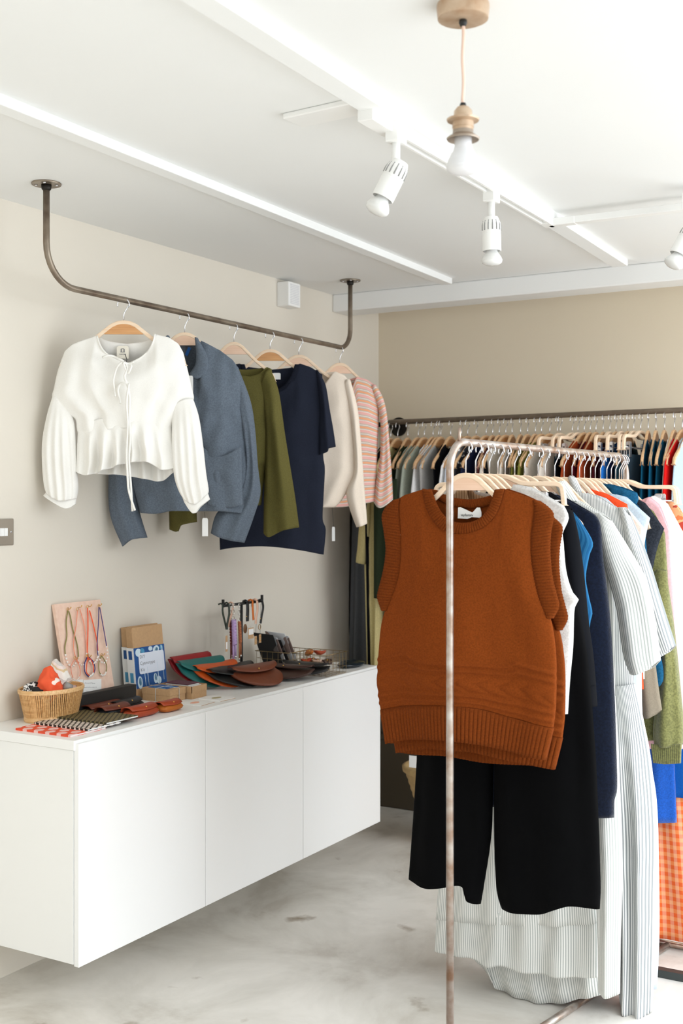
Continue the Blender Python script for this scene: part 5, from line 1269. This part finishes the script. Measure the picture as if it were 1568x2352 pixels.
# --- further knits
ORK = fabric('orange_knit', (236, 82, 44), .9, 600, .6); TLK = fabric('teal_knit', (28, 84, 118), .9, 500, .7, mottle=.2); LBK = fabric('ice_blue_knit', (196, 212, 226), .9, 500, .8, mottle=.08)
CHK = fabric('charcoal_knit', (52, 56, 64), .9, 500, .8, mottle=.25); OLK = fabric('olive_mohair', (128, 128, 78), .95, 450, .9, mottle=.25, fuzz=.4); PKK = fabric('pink_mohair', (236, 184, 190), .95, 450, .6, fuzz=.4); WHK = fabric('white_cotton', (242, 240, 236), .9, 800, .2, mottle=.02)
LACE = fabric('cream_lace', (240, 230, 218), .9, 300, .9, mottle=.1)
stack('sweater', 'sweater', 'bright orange knit showing as a thin line behind the striped dresses', ORK, 3.56, [(1348, 1120), (1390, 1133), (1425, 1150)], [(1440, 1158), (1452, 1250), (1468, 1400), (1474, 1500), (1478, 1583)], seed=41, th=.02)
stack('blouse', 'blouse', 'cream lace blouse between the orange knit and the ice blue vest', LACE, 3.60, [(1380, 1128), (1425, 1150), (1455, 1180)], [(1478, 1212), (1476, 1255), (1466, 1330), (1478, 1500), (1480, 1560)], seed=42, th=.02)
stack('sweater_vest', 'sweater vest', 'ice blue knitted vest behind the striped dresses', LBK, 3.65, [(1400, 1132), (1438, 1142), (1469, 1155)], [(1493, 1190), (1484, 1225), (1476, 1290), (1484, 1400), (1490, 1500), (1482, 1600)], seed=43, th=.024)
g, p = stack('sweater', 'sweater', 'petrol blue knit sweater with a rolled collar', TLK, 3.69, [(1440, 1145), (1455, 1150), (1462, 1156)], [(1478, 1180), (1488, 1300), (1500, 1450), (1520, 1520), (1523, 1560), (1514, 1577)], seed=44, th=.024)
cloth('roll_collar', TLK, p, p.P([(1374, 1108), (1378, 1118), (1384, 1132)]), p.P([(1463, 1132), (1466, 1145), (1462, 1158)]), p.P([(1374, 1108), (1400, 1112), (1430, 1120), (1463, 1132)]), p.P([(1384, 1132), (1410, 1142), (1440, 1150), (1462, 1158)]), th=.03, nu=40, nv=12, fold=.003, k=3, parent=g, top=.8, solid=.004)
TAU = fabric('taupe_twill', (134, 124, 108), .9, 700, .5)
p = RP(3.66); g = thing('jacket', 'taupe twill jacket, its cuff showing below the striped sleeves', 'jacket', (p.o.x, p.o.y, 1.2))
cloth('sleeve', TAU, p, p.P([(1455, 1300), (1462, 1450), (1462, 1550), (1468, 1645)]), p.P([(1490, 1300), (1498, 1450), (1508, 1550), (1520, 1630)]), p.P([(1455, 1300), (1490, 1300)]), p.P([(1468, 1645), (1495, 1647), (1520, 1630)]), th=.03, nu=24, nv=40, fold=.006, k=1.5, seed=45, parent=g)
cloth('body', TAU, p, [(-.2, zh-.12), (-.19, zh-.55)], [(.17, zh-.12), (.17, zh-.55)], [(-.2, zh-.12), (-.06, zh-.07), (.06, zh-.07), (.17, zh-.12)], [(-.19, zh-.55), (.17, zh-.55)], th=.02, nu=20, nv=20, fold=.004, parent=g)
stack('sweater_vest', 'sweater vest', 'charcoal knitted vest right of the petrol blue collar', CHK, 3.735, [(1455, 1142), (1480, 1155), (1500, 1176)], [(1525, 1214), (1512, 1250), (1502, 1290), (1496, 1340), (1500, 1450), (1500, 1560)], seed=46, th=.022)
g, p = stack('cardigan', 'cardigan', 'olive green fuzzy cardigan with ribbed cuff near the right edge', OLK, 3.79, [(1480, 1160), (1500, 1175), (1515, 1192)], [(1527, 1225), (1534, 1340), (1540, 1500), (1545, 1600), (1548, 1700)], seed=47, th=.03)
cloth('sleeve', OLK, p, p.P([(1500, 1320), (1512, 1400), (1524, 1480), (1520, 1571), (1506, 1660), (1508, 1705)]), p.P([(1536, 1310), (1548, 1400), (1560, 1500), (1570, 1600), (1576, 1660), (1576, 1705)]), p.P([(1500, 1320), (1518, 1305), (1536, 1310)]), p.P([(1508, 1705), (1540, 1708), (1576, 1705)]),
      th=.04, nu=40, nv=60, fold=.010, k=1.4, seed=48, parent=g, off=.03, top=.3)
band('cuff_rib', OLK, p, p.P([(1508, 1700), (1540, 1703), (1576, 1700)]), p.P([(1513, 1743), (1540, 1746), (1574, 1744)]), 14, amp=.004, off=.062, parent=g, bulge=.002)
stack('sweater', 'sweater', 'pink fuzzy sweater between the olive cardigan and the white shirt', PKK, 3.83, [(1490, 1140), (1515, 1160), (1528, 1185)], [(1540, 1225), (1550, 1350), (1560, 1500), (1568, 1650), (1566, 1720)], seed=49, th=.03)
stack('shirt', 'shirt', 'white cotton shirt with broad shoulder at the right edge of the rack', WHK, 3.87, [(1500, 1138), (1530, 1155), (1552, 1182)], [(1572, 1230), (1580, 1350), (1586, 1500), (1590, 1650), (1588, 1720)], seed=50, th=.03)
BLV = fabric('cobalt_velvet', (20, 88, 186), .7, 700, .4, mottle=.2, fuzz=.5)
def skirt(name, label, mat, y, z0, z1, w0, w1, seed, fold=.014, k=4, th=.03, cx=0):
    p = RP(y); g = thing(name, label, 'skirt', (p.o.x, p.o.y, 1.0))
    cloth('skirt', mat, p, [(cx-w0, z0), (cx-lerp(w0, w1, .5), lerp(z0, z1, .5)), (cx-w1, z1)], [(cx+w0, z0), (cx+lerp(w0, w1, .5), lerp(z0, z1, .5)), (cx+w1, z1)], [(cx-w0, z0), (cx+w0, z0)], [(cx-w1, z1), (cx, z1-.01), (cx+w1, z1)], th=th, nu=60, nv=50, fold=fold, k=k, seed=seed, parent=g, top=.7)
    return g
zq = lambda px, py, y: RP(y).at(px, py)
a_ = zq(1553, 1890, 3.90); skirt('velvet_skirt', 'cobalt blue velvet skirt clipped to a hanger at the far end of the rack', BLV, 3.905, zh-.10, a_[1], .15, a_[0], 51)
a_ = zq(1530, 1884, 3.60); skirt('cotton_skirt', 'cobalt blue skirt hem seen right of the long dresses', fabric('cobalt_cotton', (28, 98, 186), .8, 700, .3), 3.925, zh-.12, a_[1], .15, a_[0]+.03, 52)
GING = bands('orange_gingham', [(0, (236, 98, 34)), (.5, (246, 164, 96))], .026, 1, cols2=[(0, (238, 112, 66)), (.5, (248, 186, 158))])
p = RP(3.95); a_ = p.at(1568, 2155); skirt('gingham_skirt', 'orange gingham skirt at the lower right, behind the blue skirt', GING, 3.95, zh-.12, a_[1], .14, a_[0]+.10, 53, cx=.03)
REDP = blotch('rust_floral', [(0, (226, 120, 70)), (.45, (240, 170, 120)), (.6, (176, 60, 40))], 30)
stack('blouse', 'blouse', 'rust and orange floral blouse at the very end of the rack', REDP, 3.985, [(1540, 1150), (1555, 1160), (1568, 1175)], [(1590, 1215), (1600, 1350), (1610, 1500)], seed=54, th=.02)

# --- hangers on the rack
HG = 'wooden hangers on the foreground rack'
proto = None
hold = [(2.805, 'front rust vest'), (2.86, 'second rust vest'), (2.90, 'camel vest'), (2.94, 'grey fuzzy sweater'), (3.035, 'black jacket'), (3.095, 'bright blue vest'), (3.16, 'navy cardigan'), (3.25, 'grey striped shirt dress'),
        (3.30, 'tiered striped dress'), (3.37, 'scooped striped dress'), (3.44, 'slate striped dress'), (3.50, 'pale blue dress'), (3.56, 'orange knit'), (3.60, 'cream lace blouse'), (3.65, 'ice blue vest'), (3.69, 'petrol blue sweater'), (3.735, 'charcoal vest'), (3.79, 'olive cardigan'), (3.83, 'pink fuzzy sweater'), (3.87, 'white shirt')]
random.seed(3)
for i, (y, s) in enumerate(hold):
    lab = 'pale bentwood hanger on the foreground rack, holding the '+s
    if proto is None:
        proto = make_hanger('clothes_hanger', lab, (rackx(y), y, zh), 0, BEECH, PALEPANEL, HG, e=RE); proto.children[0].scale = (.95, 1, 1.10)
    else: dup(proto, (rackx(y), y, zh), random.uniform(-.05, .05), lab, HG).scale = (.86 if i > 7 else .95, 1, 1)
clips = [(2.99, 'black culottes'), (3.925, 'cobalt blue cotton skirt'), (3.905, 'cobalt velvet skirt'), (3.945, 'orange gingham skirt')]
cproto = None
for y, s in clips:
    lab = 'square-ended clip hanger on the foreground rack, holding the '+s
    if cproto is None: cproto = make_clip_hanger('clip_hanger', lab, (rackx(y), y, zh), 0, 'clip hangers on the foreground rack', e=RE)
    else: dup(cproto, (rackx(y), y, zh), random.uniform(-.04, .04), lab)
# ================================================================== rail along the back wall
YR_ = 4.80; zB = CAMZ+.357
br = thing('wall_rail', 'long dark steel clothes rail running along the back wall', 'clothes rail', (-2.5, YR_, zB))
xa = on_y(893, 972, YR_).x
MB().tube([(xa, YR_, zB), (.6, YR_, zB+.012)], .0115, 16).build('pipe', plain('dark_steel_pipe', (136, 122, 106), .42, metal=.4, nz=.3, nscale=30), br)
fl = on_y(916, 978, YB)
RY = Matrix.Rotation(pi/2, 3, 'X')
MB().lathe([(0, .0), (.044, 0), (.046, .004), (.044, .008), (0, .008)], (fl.x, YB, zB), 32, RY).build('flange', DARKMET, br, auto=40)
MB().tube([(fl.x, YB, zB), (fl.x, YR_, zB)], .0115, 14).build('arm', DARKMET, br)
for x in (-1.2, .2): MB().tube([(x, YB, zB), (x, YR_, zB)], .0115, 12).build('arm', DARKMET, br)
hooks = [897, 913, 936, 960, 974, 994, 1007, 1012, 1034.5, 1059.5, 1073.5, 1093, 1116, 1131, 1146, 1161, 1175.5, 1195, 1211, 1229, 1243, 1262, 1279.5, 1286, 1313.6, 1326.5, 1341, 1355, 1368, 1384.6, 1400, 1414, 1427, 1441.5, 1454.6, 1470.7, 1488, 1505.8, 1525.6, 1548, 1566, 1586]
F_ = lambda n, c, **k: fabric('back_'+n, c, .9, 700, .3, mottle=.1)
GRN = F_('forest', (46, 56, 40)); SAGE = F_('sage', (160, 166, 152)); WH = F_('white', (228, 228, 228)); GRY = F_('grey', (176, 174, 170)); BK = F_('black', (22, 22, 26)); LGB = F_('mist', (200, 204, 212))
DOT = blotch('white_dot_print', [(0, (228, 228, 228)), (.25, (34, 34, 40))], 60, vor=True); NDT = F_('ink_navy', (28, 34, 58)); PAT = blotch('burgundy_print', [(0, (96, 40, 36)), (.5, (150, 110, 100)), (.6, (70, 34, 36))], 45)
CR = F_('cream', (222, 214, 202)); TP = F_('stone', (176, 164, 148)); OLV = F_('moss', (124, 122, 56)); PTL = F_('petrol', (28, 70, 96)); BUR = F_('burgundy', (96, 30, 40)); PLM = F_('plum', (58, 30, 48)); NVB = F_('navy', (24, 40, 92)); CBT = F_('cobalt', (32, 106, 190)); RSB = F_('rust', (176, 76, 40))
SLT = F_('slate', (108, 128, 142)); SL2 = F_('dusk', (84, 108, 126)); TEA = F_('teal', (20, 84, 114)); REDB = F_('red', (200, 24, 22)); ICE = F_('ice', (176, 198, 212)); DTL = F_('deep_teal', (22, 48, 58))
GRID = bands('white_grid', [(0, (234, 232, 226)), (.94, (150, 154, 156))], .03, 1, cols2=[(0, (234, 232, 226)), (.94, (150, 154, 156))])
YEL = F_('pale_yellow', (206, 192, 138)); CHG = F_('charcoal', (92, 94, 98))
# (material, colour word, kind, length, near-shoulder half width, type)  type c = on a clip hanger
G = [(BK, 'black', 'coat', 1.0), (YEL, 'pale yellow', 'dress', .95), (GRN, 'forest green', 'jacket', .72), (SAGE, 'sage green', 'shirt', .72), (SAGE, 'grey-green', 'shirt', .74), (WH, 'crisp white', 'shirt', .72), (WH, 'bright white', 'blouse', .70), (GRY, 'light grey', 'top', .68),
     (BK, 'plain black', 'dress', 1.0), (LGB, 'mist grey', 'sweater', .7), (WH, 'soft white', 'shirt', .75), (DOT, 'black and white dotted', 'blouse', .7), (NDT, 'ink navy', 'shirt', .75), (PAT, 'burgundy print', 'dress', .95), (BK, 'deep black', 'top', .7), (CR, 'cream', 'shirt', .72),
     (CR, 'ivory', 'blouse', .7), (TP, 'stone beige', 'shirt', .75), (OLV, 'moss green', 'sweater', .7), (OLV, 'moss green ribbed', 'cardigan', .72), (OLV, 'olive', 'shirt', .7), (CR, 'oatmeal', 'sweater', .7), (CR, 'pale cream', 'cardigan', .72), (PTL, 'petrol', 'sweater', .7, 'c'),
     (BK, 'jet black', 'trousers', .8, 'c'), (BK, 'soft black', 'skirt', .8, 'c'), (RSB, 'rust orange', 'sweater', .62), (BUR, 'burgundy', 'sweater', .7), (RSB, 'brick red', 'shirt', .64), (BUR, 'wine red', 'cardigan', .7), (PLM, 'plum', 'top', .7, 'c'), (CBT, 'cobalt', 'sweater', .68),
     (NVB, 'royal navy', 'shirt', .7, 'c'), (DTL, 'deep teal', 'cardigan', .75), (SLT, 'slate blue', 'trousers', .85, 'c'), (SL2, 'dusky blue', 'trousers', .85, 'c'), (TEA, 'bright teal', 'sweater', .75), (TEA, 'teal', 'shirt', .75), (TEA, 'dark teal', 'sweater', .75), (GRID, 'white grid-checked', 'shirt', .75), (REDB, 'red', 'sweater', .72), (ICE, 'ice blue', 'shirt', .75)]
bproto = None; bclip = None; BGp = 'hangers on the back wall rail'
random.seed(11)
for i, px in enumerate(hooks):
    x = on_y(px, 970, YR_).x; d = G[i]; clip = len(d) > 4; rz = radians(90+random.uniform(-9, 9)); zb = zB-.072
    lab = 'hanger on the back wall rail, holding the %s %s' % (d[1], d[2])
    if i == 41: lab = 'hanger at the right end of the back rail, holding the ice blue shirt'
    if clip:
        if bclip is None: bclip = make_clip_hanger('clip_hanger', 'square clip '+lab, (x, YR_, zb), rz, 'clip hangers on the back wall rail')
        else: dup(bclip, (x, YR_, zb), rz, 'square clip '+lab)
    else:
        if bproto is None: bproto = make_hanger('clothes_hanger', 'warm wood '+lab, (x, YR_, zb), rz, DBEECH, OAK, BGp)
        else: dup(bproto, (x, YR_, zb), rz, 'warm wood '+lab)
    a = math.degrees(rz); pl = Plane(x, YR_, a); hw = .205+.012*sin(i*2.1); ln = d[3]; zt0 = zb-.035
    g = thing(d[2], '%s %s on the back wall rail%s' % (d[1], d[2], ', cut by the right picture edge' if i == 41 else ''), d[2], (x, YR_, zb-.1))
    if clip:
        z0 = zb-.10; w0 = .15
        cloth('body', d[0], pl, [(-w0, z0), (-w0-.02, z0-ln*.5), (-w0-.03, z0-ln)], [(w0, z0), (w0+.02, z0-ln*.5), (w0+.03, z0-ln)], [(-w0, z0), (w0, z0)], [(-w0-.03, z0-ln), (w0+.03, z0-ln)], th=.016, nu=22, nv=30, fold=.010, k=3, seed=i+60, parent=g, top=.5, solid=0)
    else:
        z1 = zt0-.105; sh = [(-hw, z1), (-hw+.03, z1+.030), (-.12, zt0-.028), (-.075, zt0-.002)]
        Tb = sh+[(0, zt0-.02)]+[(-s, z) for s, z in sh[::-1]]; Tf = sh+[(-.05, zt0-.05), (0, zt0-.075), (.05, zt0-.05)]+[(-s, z) for s, z in sh[::-1]]
        wv = .02*sin(i*1.3)
        sd = [(hw, z1), (hw+.028, z1-.16), (hw+.02+wv*.5, z1-.42), (hw+wv, z1-ln)] if d[2] not in ('top', 'dress') else [(hw, z1), (hw-.01, z1-.2), (hw+.02, z1-ln)]
        cloth('body', d[0], pl, [(-s, z) for s, z in sd], sd, Tf, [(-sd[-1][0], sd[-1][1]), (0, sd[-1][1]-.01), (sd[-1][0], sd[-1][1])], Tb=Tb, th=.017, nu=26, nv=34, fold=.009, k=2.3, seed=i+60, parent=g, top=.5, solid=0, wr=.002)
    if d[2] == 'jacket':
        V, F = ball((0, 0, 0), 1, n=20); c = Vector((x+.005, YR_-.03, zt0-.03))
        mesh('hood', [c+Vector((v.x*.035, v.y*.11, v.z*.035-.01-.03*abs(v.y))) for v in V], F, d[0], g)
# long garments by the corner, seen under the striped sweater
def longg(name, cat, label, mat, px0, px1, py0, py1, y, seed, px0b=None, px1b=None, fold=.012, k=2, th=.025, part='body'):
    pl = Plane(on_y((px0+px1)/2, 1200, y).x, y, 0); g = thing(name, label, cat, (pl.o.x, y, 1.2))
    cloth(part, mat, pl, pl.P([(px0, py0), ((px0+(px0b or px0))/2, (py0+py1)/2), (px0b or px0, py1)]), pl.P([(px1, py0), ((px1+(px1b or px1))/2, (py0+py1)/2), (px1b or px1, py1)]), pl.P([(px0, py0), (px1, py0)]), pl.P([(px0b or px0, py1), (px1b or px1, py1)]),
          th=th, nu=30, nv=50, fold=fold, k=k, seed=seed, parent=g, top=.4)
    return g, pl
longg('coat', 'coat', 'long black coat hanging in the far left corner', F_('corner_black', (40, 36, 32)), 775, 838, 1060, 1560, 4.86, 101, 772, 812)
longg('trousers', 'trousers', 'long charcoal grey trousers hanging beside the corner coat', CHG, 812, 850, 1080, 1570, 4.78, 102, 800, 852)
g, pl = longg('dress', 'dress', 'pale yellow satin dress hanging between the grey trousers and the green coat', YEL, 832, 872, 1080, 1640, 4.62, 103, 846, 884, fold=.016, k=2.5)
cloth('sleeve', YEL, pl, pl.P([(836, 1140), (832, 1220), (826, 1290)]), pl.P([(858, 1130), (856, 1220), (846, 1296)]), pl.P([(836, 1140), (858, 1130)]), pl.P([(826, 1290), (846, 1296)]), th=.02, nu=14, nv=20, fold=.004, parent=g, off=.03)
longg('coat', 'coat', 'dark green coat hanging right of the yellow dress', GRN, 858, 912, 1100, 1374, 4.56, 104)
# floor things by the back wall
t = on_z(945, 1885, 0)
STRAW = plain('straw_weave', (196, 164, 112), .8, nz=.2, nscale=30, bmp=.4, bscale=60)
bx = on_y(955, 1800, 4.72); sb = thing('straw_basket', 'tall woven straw basket on the floor under the back rail', 'basket', (bx.x+.08, 4.72, 0))
prof = []
zt_ = CAMZ-(1742-HOR)/FPX*5.35
for k in range(23):
    t = k/22; z = .02+t*(zt_-.02); prof.append((.10+.10*t+.0035*(k % 2), z))
MB().lathe([(0, .0), (.10, 0)]+prof+[(.196, zt_), (.19, zt_-.01), (.0, .05)], (bx.x+.165, 4.72, 0), 40).build('body', STRAW, sb)
MB().lathe([(.197, zt_-.02), (.206, zt_-.018), (.208, zt_), (.196, zt_+.004), (.195, zt_-.01)], (bx.x+.165, 4.72, 0), 40).build('rim', STRAW, sb)
c = on_y(948, 1736, 4.50); o = MB().box((c.x-.018, 4.50, c.z-.05), (c.x+.016, 4.502, c.z)).build('price_tag', PAPER, smooth=False); tag(o, 'white tag hanging in front of the straw basket', 'price tag')
f = on_z(1512, 2232, .012); g_ = on_z(1568, 2243, .012); d_ = (g_-f).normalized()
m = MB(); bar(m, f-d_*.25, f+d_*1.2, .03, .024); tag(m.build('floor_bar', plain('grey_steel_bar', (66, 72, 72), .45, metal=.5), smooth=False, bev=.001), 'dark square steel bar lying on the floor at the lower right', 'steel bar')
# loose swing tags under the jacket
p = PL[1]; o = tagcard(p, p.at(472, 1194), .02, .056, .02, None, PAPER, [p.at(471, 1176), p.at(472, 1192)]); 
tag(o, 'white paper swing tag dangling below the slate jacket', 'swing tag')

# ================================================================== tidy: top-level meshes get their origin at their own base
for o in list(scene.objects):
    if o.parent is None and o.type == 'MESH' and o.get('kind') != 'structure':
        vs_ = [v.co for v in o.data.vertices]; 
        if not vs_ or o.location.length > 1e-6: continue
        c = Vector(((min(v.x for v in vs_)+max(v.x for v in vs_))/2, (min(v.y for v in vs_)+max(v.y for v in vs_))/2, min(v.z for v in vs_)))
        o.data.transform(Matrix.Translation(-c)); o.location = c
        for ch in o.children: ch.matrix_parent_inverse = Matrix.Translation(-c)@ch.matrix_parent_inverse
